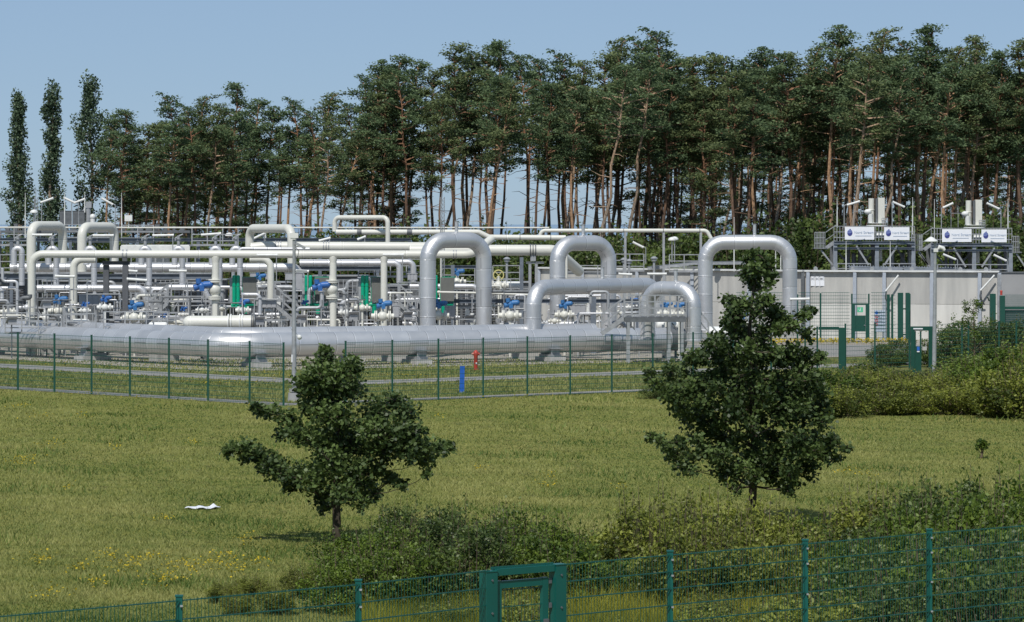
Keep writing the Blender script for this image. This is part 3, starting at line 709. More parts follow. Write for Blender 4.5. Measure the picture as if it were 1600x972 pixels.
def far_fence(ptsG, h, label, post=.075, wl=None, vstep=.1, wv=.006, group=None, mesh_h=None):
    loc = ptsG[0]; root = thing('perimeter_fence', label, 'fence', tuple(loc), group)
    for i, p in enumerate(ptsG):
        mb = MB(); mb.box(p + Vector((0, 0, h / 2)), (post, post, h)); mb.box(p + Vector((0, 0, h + .012)), (post + .015, post + .015, .02)); mb.build('post', M_fencefar, root)
        if i:
            pm = MB(); mesh_panel(pm, ptsG[i - 1] + Vector((0, 0, 0)), p, .05, mesh_h or h - .05, .2, vstep, .015, wv * .8); pm.build('mesh_panel', M_wire, root)
    return root
far_fence([G(*p) for p in FL], 2.42, 'green mesh perimeter fence, run coming forward from the left edge', vstep=.1, wv=.008)
far_fence([G(*p) for p in FR[1:]], 2.42, 'green mesh perimeter fence, run receding right from the lamp post', vstep=.1, wv=.008)
far_fence([P(1262, 590, 161) * 1 for _ in range(1)] and [Vector(((x - 800) * Z / F, Z, 0)) for x, Z in ((1258, 158), (1277, 159))], 2.35, 'short green fence section beside the right oak crown')
far_fence([Vector(((x - 800) * Z / F, Z, 0)) for x, Z in ((1321, 160), (1367, 161), (1421, 162))], 2.45, 'green mesh fence between the two low gates right of the oak')
far_fence([Vector(((x - 800) * Z / F, Z, 0)) for x, Z in ((1459, 163), (1503, 164), (1513, 164.5), (1561, 166), (1588, 167), (1640, 168))], 2.4, 'green mesh fence running off right behind the hedge')
# low wide gate at right (frame)
root = thing('mesh_gate', 'green gate frame with one thick post right of the oak', 'gate', tuple(Vector(((1290 - 800) * 160 / F, 160, 0)))); Z = 160
mb = MB(); mb.bar(P(1279, 513, Z), P(1311, 513, Z), .1, .14); mb.build('top_rail', M_fencefar, root)
mb = MB(); p = P(1315.5, 512, Z); mb.box((p.x, Z, p.z / 2), (.3, .2, p.z)); mb.build('gate_post', M_fencefar, root)
mb = MB(); mesh_panel(mb, P(1280, 0, Z).xy.to_3d(), P(1310, 0, Z).xy.to_3d(), .05, P(0, 517, Z).z, .2, .1, .01, .008); mb.build('mesh_panel', M_wire, root)
# turnstile-like door at 1422-1458
Z = 164; X = lambda x: (x - 800) * Z / F
root = thing('pedestrian_gate', 'green steel pedestrian gate with blue sticker by the right lamp post', 'gate', (X(1440), Z, 0)); zt = P(0, 510, Z).z
mb = MB()
for xa, xb in ((1423, 1429), (1451, 1457)): mb.box(((X(xa) + X(xb)) / 2, Z, zt / 2), (X(xb) - X(xa), .18, zt))
mb.box((X(1440), Z, zt - .1), (X(1451) - X(1429) - .006, .17, .2)); mb.build('frame', M_fencefar, root)
mb = MB(); zz = P(0, 541, Z).z
mb.box((X(1433.5), Z, zz / 2), (.24, .06, zz)); mb.bar((X(1430.2), Z, zz), (X(1430.2), Z, zt - .22), .05); mb.bar((X(1438.5), Z, .1), (X(1438.5), Z, zt - .22), .07)
dr_ = mb.build('gate_leaf', M_fencefar, root)
mb = MB(); mb.box((X(1434.5), Z - .06, P(0, 545, Z).z), (.12, .02, .2)); mb.build('blue_sticker', M_sblue, dr_)
mb = MB(); mb.box((X(1434.5), Z - .06, P(0, 549, Z).z), (.12, .02, .07)); mb.build('white_sticker', M_sign, dr_)
mb = MB(); mb.box((X(1444.5), Z - .05, P(0, 544.5, Z).z), (.2, .03, .17)); mb.build('notice_plate', M_conc, root)
mb = MB(); mb.box((X(1434), Z - .12, P(0, 513.5, Z).z), (.44, .02, .055)); mb.build('white_bar', M_sign, root)
# taller inner fence by the wall
ZI = 208; X = lambda x, Z=ZI: (x - 800) * Z / F
def tallpost(mb, x, yt, w_): z = P(0, yt, ZI).z; mb.box((X(x), ZI, z / 2), (w_, .12, z))
root = thing('security_fence', 'tall green mesh fence standing in front of the concrete wall', 'fence', (X(1283), ZI, 0))
for x, yt, w_ in ((1246, 460, .1), (1282, 458, .1), (1388, 460, .17), (1394, 460, .12), (1420, 459, .2)):
    mb = MB(); tallpost(mb, x, yt, w_); mb.build('post', M_fencefar, root)
for xa, xb in ((1150, 1245), (1247, 1281), (1283, 1327.5), (1361, 1386), (1396, 1399)):
    mb = MB(); mesh_panel(mb, (X(xa), ZI, 0), (X(xb), ZI, 0), .05, 2.95, .2, .1, .022, .010); mb.build('mesh_panel', M_wire, root)
root = thing('exit_gate', 'green door gate with exit sign in front of the wall', 'gate', (X(1344), ZI, 0))
mb = MB(); zt = P(0, 474, ZI).z
for x in (1333, 1355.5): mb.box((X(x), ZI, zt / 2), (.22, .14, zt)); mb.bar((X(x + (-2 if x < 1340 else 2)), ZI, zt), (X(x + (-2 if x < 1340 else 2)), ZI, P(0, 459, ZI).z), .09)
mb.box((X(1344.2), ZI, zt - .05), (X(1355.5) - X(1333) - .226, .13, .1)); mb.build('frame', M_fencefar, root)
mb = MB(); mesh_panel(mb, (X(1333), ZI, 0), (X(1355), ZI, 0), zt + .05, P(0, 460, ZI).z, .2, .1, .012, .006); mb.build('mesh_panel', M_wire, root)
mb = MB(); za, zb = P(0, 518, ZI).z, P(0, 493, ZI).z; mb.box((X(1344.2), ZI, (za + zb) / 2), (X(1352.4) - X(1336) - .01, .05, zb - za)); lf_ = mb.build('door_panel', M_fencefar, root)
mb = MB(); mb.box((X(1351), ZI - .05, P(0, 508, ZI).z), (.1, .05, .04)); mb.build('handle', M_galv, lf_)
mb = MB(); mb.box((X(1344), ZI, P(0, 484, ZI).z), (.34, .02, .30)); sg = mb.build('exit_sign', M_exit, root)
mb = MB(); zc = P(0, 484, ZI).z; x0 = X(1344)   # running figure and arrow
mb.ball((x0 + .03, ZI - .014, zc + .09), .025, 8, 4, (1, .2, 1)); mb.bar((x0 + .02, ZI - .014, zc + .05), (x0 - .01, ZI - .014, zc - .03), .01, .035)
mb.bar((x0 - .01, ZI - .014, zc - .03), (x0 + .05, ZI - .014, zc - .09), .01, .025); mb.bar((x0 - .01, ZI - .014, zc - .03), (x0 - .07, ZI - .014, zc - .08), .01, .025)
mb.bar((x0 - .13, ZI - .014, zc + .03), (x0 - .06, ZI - .014, zc + .03), .01, .02); mb.build('exit_pictogram', M_sign, sg)
root = thing('open_gate_leaf', 'pair of tall green gate posts joined by rails, gate half open', 'gate', (X(1409), ZI - 1, 0)); mb = MB()
for x, w_ in ((1404, .3), (1415, .22)): z = P(0, 457, ZI).z; mb.box((X(x), ZI - 1, z / 2), (w_, .3, z)); mb.build('gate_post', M_fencefar, root); mb = MB()
for y in (482, 522): mb.bar((X(1407.8), ZI - 1, P(0, y, ZI).z), (X(1412.1), ZI - 1, P(0, y, ZI).z), .08)
mb.build('rail', M_fencefar, root)
root = thing('sliding_gate', 'green sliding gate with dark mesh at the right edge of the photo', 'gate', (X(1570), ZI, 0)); mb = MB()
for x, w_, yt in ((1551, .34, 459), (1566, .3, 462)): z = P(0, yt, ZI).z; mb.box((X(x), ZI, z / 2), (w_, .3, z)); pst = mb.build('gate_post', M_fencefar, root); mb = MB()
mb.cyl((X(1564.5), ZI, P(0, 461, ZI).z), (X(1564.5), ZI, P(0, 456, ZI).z), .07, 10); mb.ball((X(1564.5), ZI, P(0, 455.5, ZI).z), .08, 10, 6); mb.build('red_lamp', M_red, pst, 2)
mb = MB(); mb.bar((X(1545), ZI - .1, P(0, 470, ZI).z), (X(1541), ZI - .5, P(0, 463, ZI).z), .06); mb.build('arm', M_fencefar, pst)
mb = MB(); mb.bar((X(1570), ZI, P(0, 481, ZI).z), (X(1650), ZI, P(0, 481, ZI).z), .12, .16); mb.build('rail', M_fencefar, root)
mb = MB(); za, zb = .3, P(0, 484.5, ZI).z; mb.box(((X(1571) + X(1650)) / 2, ZI + .12, (za + zb) / 2), (X(1650) - X(1571), .04, zb - za)); mb.build('infill_sheet', mat('dark_infill', (.10, .13, .13), .6), root)
mb = MB(); mesh_panel(mb, (X(1570), ZI, 0), (X(1650), ZI, 0), .05, P(0, 461, ZI).z, .12, .05, .014, .010); mb.build('mesh_panel', M_wire, root)
# info board
zc = P(0, 502, ZI).z; root = thing('information_board', 'pale blue safety board with blue and red round symbols by the wall', 'sign', (X(1374.5), ZI + .5, 0))
mb = MB()
for x in (1369, 1380): mb.bar((X(x, ZI + .5), ZI + .53, 0), (X(x, ZI + .5), ZI + .53, zc + .6), .05)
mb.build('leg', M_galv, root)
mb = MB(); mb.box((X(1374.5, ZI + .5), ZI + .48, zc), (.66, .03, 1.3)); bd = mb.build('board', M_signb, root)
for i, y in enumerate((489, 495, 501.5, 507.5)):
    mb = MB(); c = Vector((X(1369.5, ZI + .5), ZI + .455, P(0, y, ZI).z)); n = 20; r1, r0 = .09, (.0 if i == 0 else .06); b = 0
    for k in range(n):
        a = 6.283 * k / n; mb.v.append(c + Vector((math.cos(a) * r1, 0, math.sin(a) * r1))); mb.v.append(c + Vector((math.cos(a) * r0, 0, math.sin(a) * r0)))
    for k in range(n): k2 = (k + 1) % n; mb.face([2 * k, 2 * k2, 2 * k2 + 1, 2 * k + 1])
    if i: mb.bar(c + Vector((-.055, -.003, .055)), c + Vector((.055, -.003, -.055)), .004, .02)
    mb.build('symbol', M_sblue if i == 0 else M_sred, bd)
mb = MB()
for y, w_ in ((489.5, .16), (495, .1), (497, .24), (502, .26), (509, .34)):
    mb.box((X(1373, ZI) + w_ / 2, ZI + .460, P(0, y, ZI).z), (w_, .006, .022))
mb.build('lines_of_text', M_textd, bd)

# near fence
def NP(u, v, h=4.2): return Vector((h * u / v, F * h / v, 0))
NFX = [(-900, 622), (-520, 588), (-240, 563), (-36.5, 541), (71.5, 532.6), (247, 517), (458, 499.5), (652, 483), (845, 468)]
ZT = EYE - 4.2
np_ = [NP(*p) for p in NFX]
root = thing('near_fence', 'green double-rod mesh fence crossing the foreground', 'fence', tuple(np_[0]))
for i, p in enumerate(np_):
    if i in (3, 4): continue
    mb = MB(); mb.box(p + Vector((0, 0, (ZT + .04) / 2)), (.075, .06, ZT + .04)); mb.box(p + Vector((0, 0, ZT + .05)), (.09, .075, .02)); po = mb.build('post', M_fence, root)
    for z in (ZT - .06, ZT - .26, ZT - .66, ZT - 1.06): mb = MB(); mb.box(p + Vector((.03, -.045, z)), (.03, .03, .02)); mb.build('clip', M_galv, po)
for i in range(1, len(np_)):
    if i == 4: continue
    a, b_ = np_[i - 1], np_[i]; d = (b_ - a).normalized(); off = Vector((d.y, -d.x, 0)) * .04
    mb = MB(); mesh_panel(mb, a + off + d * .02, b_ + off - d * .02, ZT - 1.9, ZT, .2, .05, .010, .0062)
    mesh_panel(mb, a + off * .4 + d * .02, b_ + off * .4 - d * .02, ZT - 1.9, ZT - .0001, .2, 99, .010, .005)
    mb.build('mesh_panel', M_wire, root)
ga, gb = np_[3], np_[4]; gd = (gb - ga).normalized(); gn = Vector((gd.y, -gd.x, 0)); rotm = Matrix((gd, Vector((-gd.y, gd.x, 0)), Vector((0, 0, 1)))).transposed()
root = thing('near_gate', 'dark green framed gate with serrated top rail in the near fence', 'gate', tuple(ga))
for p, h in ((ga, ZT - .02), (gb, ZT + .0)):
    mb = MB(); mb.box(p + Vector((0, 0, h / 2)), (.168, .14, h), rotm); pp = mb.build('gate_post', M_fence, root)
    mb = MB(); mb.box(p + Vector((0, 0, h + .008)), (.18, .152, .012), rotm); mb.build('cap', M_fence, pp)
mb = MB(); L_ = (gb - ga).length; mid = (ga + gb) / 2
mb.box(mid + Vector((0, 0, ZT - .03)), (L_ - .18, .11, .08), rotm)
for i in range(44): q = ga + gd * (.04 + (L_ - .12) * i / 43) + Vector((0, 0, ZT + .022)); mb.box(q, (.012, .012, .03), rotm)
mb.build('top_rail', M_fence, root)
mb = MB(); za = ZT - .14; l0 = ga + gd * .15 - gn * .02; l1 = gb - gd * .20 - gn * .02
mb.box(l0 + Vector((0, 0, za / 2)), (.09, .06, za), rotm); mb.box(l1 + Vector((0, 0, za / 2)), (.09, .06, za), rotm)
mb.box((l0 + l1) / 2 + Vector((0, 0, za - .05)), ((l1 - l0).length - .094, .055, .09), rotm); lf_ = mb.build('gate_leaf', M_fence, root)
mb = MB(); mesh_panel(mb, l0 + gd * .05, l1 - gd * .05, .3, za - .12, .2, .05, .010, .0062); mb.build('leaf_mesh', M_wire, lf_)
mb = MB()
for z in (za - .05, za - .35): mb.box(l1 + gd * .08 + Vector((0, 0, z)), (.05, .05, .06), rotm)
mb.build('hinge', M_galvd, lf_)
mb = MB(); mb.box(l1 + Vector((0, 0, za - .62)) - gn * -.04, (.07, .03, .22), rotm); mb.bar(l1 + gn * .06 + Vector((0, 0, za - .6)), l1 + gn * .06 - gd * .12 + Vector((0, 0, za - .6)), .02); mb.build('lock_handle', M_galvd, lf_)
for p in (ga, gb):
    for z in (.12, .52, .92): mb = MB(); mb.cyl(p + gn * .072 + Vector((0, 0, ZT - z)), p + gn * .084 + Vector((0, 0, ZT - z)), .014, 8); mb.build('bolt', M_galvd, root)

#PLANT-BEGIN
# ---------------------------------------------------------------- plant: pipes
def pxr(r, Z): return r * Z / F
def gz(x, Z): return Vector(((x - 800) * Z / F, Z, 0))
def pt(q):
    x, y, Z = q
    return gz(x, Z) if y is None else P(x, y, Z)
def pipe(name, label, cat, pts, r, m, group=None, px=None, prep='by', R=None, n=14, bands=(), parent=None, clampm=None):
    Z = pts[0][2]; W_ = [pt(q) for q in pts]; rr = pxr(r, Z)
    if parent is None and not bands:
        mb = MB(); mb.tube(W_, rr, R and pxr(R, Z), n); o = mb.build(name, m, smooth=2); tag(o, label, cat, group, px, prep); return o
    root = parent or thing(name, label, cat, tuple(min(W_, key=lambda v: v.z)), group, px, prep)
    mb = MB(); mb.tube(W_, rr, R and pxr(R, Z), n); mb.build('pipe_body', m, root, smooth=2)
    for (a, b_) in bands:
        a = pt(a); b_ = pt(b_); q = MB(); q.cyl(a, b_, rr * 1.16, n); q.build('clamp_band', clampm or M_galv, root, smooth=2)
    return root
# big manifold pipe in front: two straight runs and a gored elbow
def run_pt(px, back=0.0, dz=0.0):
    a, b_ = (PIPE_C, PIPE_L) if px < 352 else (PIPE_C, PIPE_R)
    best = None
    for i in range(401):
        q = a.lerp(b_, i / 400 * 1.1); e = abs(q.x / q.y * F + 800 - px)
        if best is None or e < best[0]: best = (e, q)
    return best[1] + Vector((0, back, dz))
root = thing('main_gas_pipe', 'huge silver clad pipe running across the whole yard with a wide bend', 'pipe', (PIPE_C.x, PIPE_C.y, 0))
mb = MB(); mb.tube([PIPE_L, PIPE_C, PIPE_R], .60, 2.3, 32, 12, 2.2); mb.build('pipe_body', M_silver, root, smooth=1)
mb = MB(); dd = (PIPE_R - PIPE_C).normalized(); mb.cyl(PIPE_R, PIPE_R + dd * .02, .64, 28); mb.cyl(PIPE_R + dd * .02, PIPE_R + dd * .9, .60, 28); mb.build('end_section', M_galvd, root, smooth=2)
for px in (600, 745, 950, 1020): pass
a, c, b_ = PIPE_L + Vector((.5, 3.3, .26)), PIPE_C + Vector((.2, 3.2, .26)), run_pt(930, 3.0, .26)
root2 = thing('rear_gas_pipe', 'second silver clad pipe close behind the huge front pipe', 'pipe', (c.x, c.y, 0))
mb = MB(); mb.tube([a, c, b_], .52, 2.2, 22, 10, 2.2); mb.build('pipe_body', M_silver, root2, smooth=1)
def support(px, back, dz, wid, rt):
    c = run_pt(px, back); d = ((PIPE_L if px < 352 else PIPE_R) - PIPE_C); d.z = 0; d.normalize(); nn_ = Vector((d.y, -d.x, 0))
    if nn_.y > 0: nn_ = -nn_
    rot = Matrix((nn_, Vector((-nn_.y, nn_.x, 0)), Vector((0, 0, 1)))).transposed()
    g = Vector((c.x, c.y, 0)); t = thing('pipe_support', 'concrete saddle block under %s silver pipe' % ('huge' if back < 1 else 'rear'), 'pipe support', tuple(g), 'concrete pipe supports', px, 'by')
    h = c.z + dz - rt - .22
    mb = MB(); mb.box(g + Vector((0, 0, max(.12, h / 2))), (wid * 1.15, .85, max(.24, h)), rot); mb.build('concrete_block', M_conc, t)
    mb = MB(); mb.box(g + Vector((0, 0, h + .08)), (wid * .86, .6, .14), rot)
    for k in (-1, 1): mb.box(g + nn_ * k * wid * .36 + Vector((0, 0, h + .24)), (.03, .5, .36), rot)
    mb.box(g + nn_ * wid * .42 + Vector((0, 0, h + .44)), (.5, .62, .02), rot); mb.build('steel_saddle', M_galv, t)
for px in (145, 400, 652, 860, -20): support(px, 0, 0, 1.5, .60)
for px in (60, 246, 545, 612, 822): support(px, 3.2, .38, 1.1, .52)

def silver_loop(label, xl, xr, yt, Zl, Zr, r, vent, yb, R, group='tall silver pipe loops', zl=1.1, zr=1.1):
    root = thing('silver_pipe_loop', label, 'pipe loop', (P(xl, yt, Zl).x, Zl, 0), group)
    a = P(xl, yt, Zl); b_ = P(xr, yt, Zl); b_ = Vector((b_.x * Zr / Zl, Zr, a.z))
    rr = pxr(r, Zl); mb = MB(); mb.tube([(a.x, a.y, zl), a, b_, (b_.x, b_.y, zr)], rr, pxr(R, Zl), 28, 9, 3.4); mb.build('pipe_body', M_silver, root, smooth=2)
    for q, z_ in ((a, zl), (b_, zr)):
        mb = MB(); mb.cyl((q.x, q.y, z_), (q.x, q.y, z_ + .06), rr * 1.3, 24); mb.cyl((q.x, q.y, z_ + .06), (q.x, q.y, z_ + .45), rr * 1.05, 24); mb.build('base_collar', M_silver2, root, smooth=2)
    if vent:
        v0 = a.lerp(b_, (vent - xl) / (xr - xl)) + Vector((0, 0, rr - .02)); mb = MB(); mb.cyl(v0, v0 + Vector((0, 0, .58)), .09, 12); mb.cyl(v0 + Vector((0, 0, .58)), v0 + Vector((0, 0, .62)), .11, 12); mb.build('vent_stub', M_silver, root, smooth=2)
    return root
silver_loop('tall silver pipe loop, leftmost of the silver arches', 668.5, 756, 375.5, 184, 186, 12.6, 713, 510, 31)
silver_loop('tall silver pipe loop behind the low horizontal one, middle arch', 871, 951, 380, 191, 193, 12.3, 911, 505, 30)
silver_loop('tall wide silver pipe loop, rightmost arch partly behind the pointed oak', 1102, 1234, 378.5, 193, 193, 11.5, 1179, 505, 30)
silver_loop('low long silver pipe loop crossing in front of the middle arch', 833.5, 1026, 449.5, 181.5, 190, 12.3, 939, 510, 30, 'low silver pipe loops')
silver_loop('low short silver pipe loop with access platform in front', 1012, 1084, 450.5, 179, 177, 11.5, 1056, 505, 30, 'low silver pipe loops')

# cream pipes
cr = M_cream
hdr = pipe('cream_header_pipe', 'long cream pipe on stilts crossing the left half of the plant', 'pipe', [(49.5, None, 187), (49.5, 397, 187), (738, 397.5, 187), (768, 373, 189)], 6.2, cr, R=18, bands=[((191, 397, 187), (193, 397, 187)), ((197, 397, 187), (199, 397, 187)), ((708, 397.5, 187), (709.5, 397.5, 187)), ((712, 397.5, 187), (713.5, 397.5, 187))])
for x, r in ((337, 5.7), (520.5, 5.4), (600, 5.2)):
    mb = MB(); a = P(x, 400, 187); mb.cyl(a, gz(x, 187), pxr(r, 187), 16)
    mb.cyl(a + Vector((0, 0, -.05)), a + Vector((0, 0, -.35)), pxr(r + 1.2, 187), 16, pxr(r, 187)); mb.build('branch_pipe', cr, hdr, smooth=2)
pipe('cream_riser', 'cream riser pipe bending up under the long header, left end', 'pipe', [(150, 405, 191), (115, 405, 191), (115, None, 191)], 6, cr, R=14)
pipe('cream_riser', 'short cream pipe bending down right of the first green cylinders', 'pipe', [(390, 405, 191), (423, 405, 191), (423, 478, 191)], 5.4, cr, R=14)
def cream_loop(label, xl, xr, yt, Zl, Zr, r, yl, yr, R=16, vent=None):
    a = P(xl, yt, Zl); b_ = P(xr, yt, Zl); b_ = Vector((b_.x * Zr / Zl, Zr, a.z)); rr = pxr(r, Zl)
    mb = MB(); mb.tube([(a.x, a.y, P(0, yl, Zl).z), a, b_, (b_.x, b_.y, P(0, yr, Zl).z)], rr, pxr(R, Zl), 18, 8)
    o = mb.build('cream_pipe_loop', cr, smooth=2); tag(o, label, 'pipe loop', 'cream pipe loops')
cream_loop('thick cream pipe loop at far left, leftmost of all loops', 49, 98, 353, 201, 204, 7.4, 425, 420)
cream_loop('thick cream pipe loop second from left, beside the dark boxes', 128, 178.5, 354.5, 201, 204, 7.3, 425, 420)
cream_loop('thick cream pipe loop above the first green cylinders', 390, 456, 357, 205, 200, 6.8, 400, 410)
cream_loop('thin cream pipe loop standing highest, left of the silver arches', 523, 606, 340, 210, 208, 3.7, 362, 385, 9)
pipe('cream_duct', 'thick cream pipe lying behind the header, with clamp bands', 'pipe', [(392, 387, 204), (412, 385, 204), (672, 386, 204), (730, 388, 204)], 7.5, cr, R=20, bands=[((430 + i * 4, 385, 204), (431.5 + i * 4, 385, 204)) for i in range(3)] + [((505 + i * 4, 385.3, 204), (506.5 + i * 4, 385.3, 204)) for i in range(3)])
pipe('cream_duct', 'thick cream pipe between the leftmost and middle silver arches', 'pipe', [(640, 391, 200), (868, 391, 200), (905, 424, 203)], 8.4, cr, R=16, bands=[((828 + i * 4, 391, 200), (829.6 + i * 4, 391, 200)) for i in range(3)], clampm=M_galvd)
pipe('cream_pipe', 'slim cream pipe stepping down behind the leftmost silver arch', 'pipe', [(525, 362.6, 209), (748, 362.6, 209), (764, 370.5, 209), (884, 371.5, 209)], 4, cr, R=9, bands=[((558, 362.6, 209), (565, 362.6, 209)), ((636, 362.6, 209), (644, 362.6, 209)), ((812, 371, 209), (813, 371, 209)), ((860, 371.5, 209), (861, 371.5, 209))], clampm=M_galvd)
pipe('cream_pipe', 'slim cream pipe on posts linking the middle and right silver arches', 'pipe', [(843, 372, 214), (846, 360.3, 214), (1104, 360.3, 214), (1112, 374, 214)], 3, cr, R=8, bands=[((974, 360.3, 214), (975, 360.3, 214)), ((1036, 360.3, 214), (1037, 360.3, 214)), ((1093, 360.3, 214), (1094, 360.3, 214))], clampm=M_galvd)
pipe('thin_rail_pipe', 'very thin cream pipe running level along the top left', 'pipe', [(-20, 355.3, 211), (45, 355.3, 211), (46, 355.5, 211), (858, 355.8, 211)], 1.15, cr, n=8)
pipe('thin_cream_pipe', 'thin white pipe through the legs of the leftmost silver arch', 'pipe', [(683, 456.5, 189), (760, 458, 189), (832, 461, 189)], 1.7, cr, n=8)
pipe('thin_cream_pipe', 'thin cream vertical pipe just inside the leftmost silver arch', 'pipe', [(689, 395, 190), (689, 456, 190)], 1, cr, n=8)
pipe('thin_cream_pipe', 'thin cream vertical pipe behind the middle silver arch', 'pipe', [(885, 395, 200), (885, 434, 200)], 2, cr, n=8)
pipe('thin_cream_pipe', 'thin white pipe along the bottom left behind the railing', 'pipe', [(-10, 493, 188), (40, 493, 188), (42, 520, 188)], 1.6, cr, n=8)
# silver pipes
sv = M_silver2
pipe('silver_header_pipe', 'long silver pipe behind the cream header at left', 'pipe', [(16, 418, 203), (462, 418, 203), (474, 440, 203)], 7, sv, R=12, bands=[((22, 418, 203), (27, 418, 203))])
pipe('silver_pipe', 'slim silver pipe under the third cream loop', 'pipe', [(372, 396, 198), (376, 388.5, 198), (484, 389, 198)], 2.6, sv, R=6)
pipe('silver_pipe', 'silver pipe bending down nearer the third green cylinders', 'pipe', [(468, 411, 203), (624, 411, 203), (624, 442, 203)], 4.6, sv, R=9)
pipe('silver_pipe', 'silver pipe bending down just left of the leftmost silver arch', 'pipe', [(468, 409.5, 207), (646, 409.5, 207), (646, 440, 207)], 4.6, sv, R=9)
pipe('silver_pipe', 'lower silver pipe ending in a downward elbow near the left stairs', 'pipe', [(58, 450.5, 198), (222, 450.5, 198), (233, 478, 198)], 5.6, sv, R=12, bands=[((66, 450.5, 198), (68, 450.5, 198)), ((108, 450.5, 198), (110, 450.5, 198)), ((142, 450.5, 198), (143, 450.5, 198))])
pipe('silver_pipe', 'lower silver pipe left of the first green cylinders', 'pipe', [(262, 449, 198), (318, 449, 198), (325, 465, 198)], 4.6, sv, R=9)
pipe('silver_pipe', 'lower silver pipe seen through the leftmost silver arch', 'pipe', [(640, 447.5, 197), (742, 447.5, 197), (752, 462, 197)], 4.2, sv, R=9)
pipe('silver_pipe', 'thin silver pipe stepping down at the far left edge', 'pipe', [(4, 418, 192), (4, 439.5, 192), (27, 439.5, 192), (27, 495, 192)], 2.3, sv, R=5)
pipe('silver_pipe', 'silver pipe lying low behind the middle arch', 'pipe', [(880, 462, 199), (968, 462, 199), (972, 492, 199)], 1.9, sv, R=5)
for i, x in enumerate((31, 85, 144, 230, 282, 340, 372)):
    Z = 199; root = thing('gooseneck_pipe', 'silver gooseneck pipe arching over', 'pipe', tuple(gz(x, Z)), 'silver goosenecks on the left header', x, 'near')
    mb = MB(); mb.tube([P(x - 9, 414, Z), P(x - 9, 388, Z), P(x + 3, 388, Z), P(x + 3, 446, Z)], pxr(4.6, Z), pxr(5.8, Z), 14, 6); mb.build('pipe_body', sv, root, smooth=2)
    mb = MB(); mb.cyl(P(x - 3, 384, Z), P(x - 3, 368, Z), pxr(2.5, Z), 10); mb.cyl(P(x - 3, 374, Z), P(x - 3, 373, Z), pxr(4.4, Z), 12); mb.tube([P(x - 3, 371, Z), P(x - 8, 371, Z), P(x - 8, 376, Z)], pxr(1.2, Z), None, 8); mb.cyl(P(x - 3, 369, Z), P(x + 4, 366, Z), pxr(1.1, Z), 8)
    mb.build('relief_valve', M_galv, root, smooth=2)
# ---------------------------------------------------------------- steelwork
def frame(name, label, items, m, cat='steel frame', px=None, prep='by', group=None, sz=(.2, .26)):
    z0 = [pt(q) for it in items for q in it[1:3]]; low = min(z0, key=lambda v: v.z)
    root = thing(name, label, cat, tuple(low), group, px, prep)
    for it in items:
        mb = MB(); w_, h_ = it[3] if len(it) > 3 else sz
        if it[0] in ('beam', 'column'): mb.ibeam(pt(it[1]), pt(it[2]), w_, h_)
        else: mb.bar(pt(it[1]), pt(it[2]), w_, h_)
        mb.build(it[0], m, root)
    return root
frame('pipe_stand', 'dark steel portal stand holding the cream header at left', [('column', (166, None, 187.4), (166, 414, 187.4), (.30, .30)), ('column', (196, None, 187), (196, 414, 187), (.30, .30)), ('beam', (160, 411, 187.2), (203, 411, 187.2), (.3, .2)), ('saddle', (195, 408, 187), (195, 402.5, 187), (.24, .3))], M_stand)
frame('steel_rack', 'long dark steel rack behind the pipes of the left half', [('beam', (-20, 374.5, 213), (642, 374.5, 213), (.25, .2)), ('beam', (-20, 432, 208), (330, 432, 208), (.25, .3)), ('beam', (470, 419.5, 208), (604, 419.5, 208), (.25, .26))] + [('column', (x, None, 213), (x, 376, 213), (.2, .2)) for x in (18, 110, 215, 310, 404, 500, 590, 640)], M_beam)
frame('steel_rack', 'low dark steel beam between the leftmost and middle silver arches', [('beam', (683, 470.5, 191), (1000, 470.5, 191), (.25, .22)), ('column', (927, None, 190), (927, 464, 190), (.3, .3)), ('column', (707.5, None, 195), (707.5, 414, 195), (.2, .2)), ('column', (815, None, 197), (815, 402, 197), (.2, .2)), ('beam', (690, 417, 198), (745, 417, 198), (.2, .16))], M_beam)
frame('pipe_stand', 'grey steel stand clamped to the thick cream pipe left of the middle arch', [('column', (828, None, 200), (828, 412, 200), (.16, .16)), ('column', (838, None, 200), (838, 412, 200), (.16, .16)), ('beam', (822, 410.5, 200), (850, 410.5, 200), (.2, .1)), ('saddle', (833, 408, 200), (833, 398, 200), (.3, .3))], M_galv)
frame('pipe_stand', 'pair of pale steel posts holding the slim cream pipe at right', [('column', (977, None, 214), (977, 363, 214), (.14, .14)), ('column', (1037, None, 214), (1037, 363, 214), (.14, .14)), ('column', (1095, None, 214), (1095, 363, 214), (.14, .14))], M_galv)

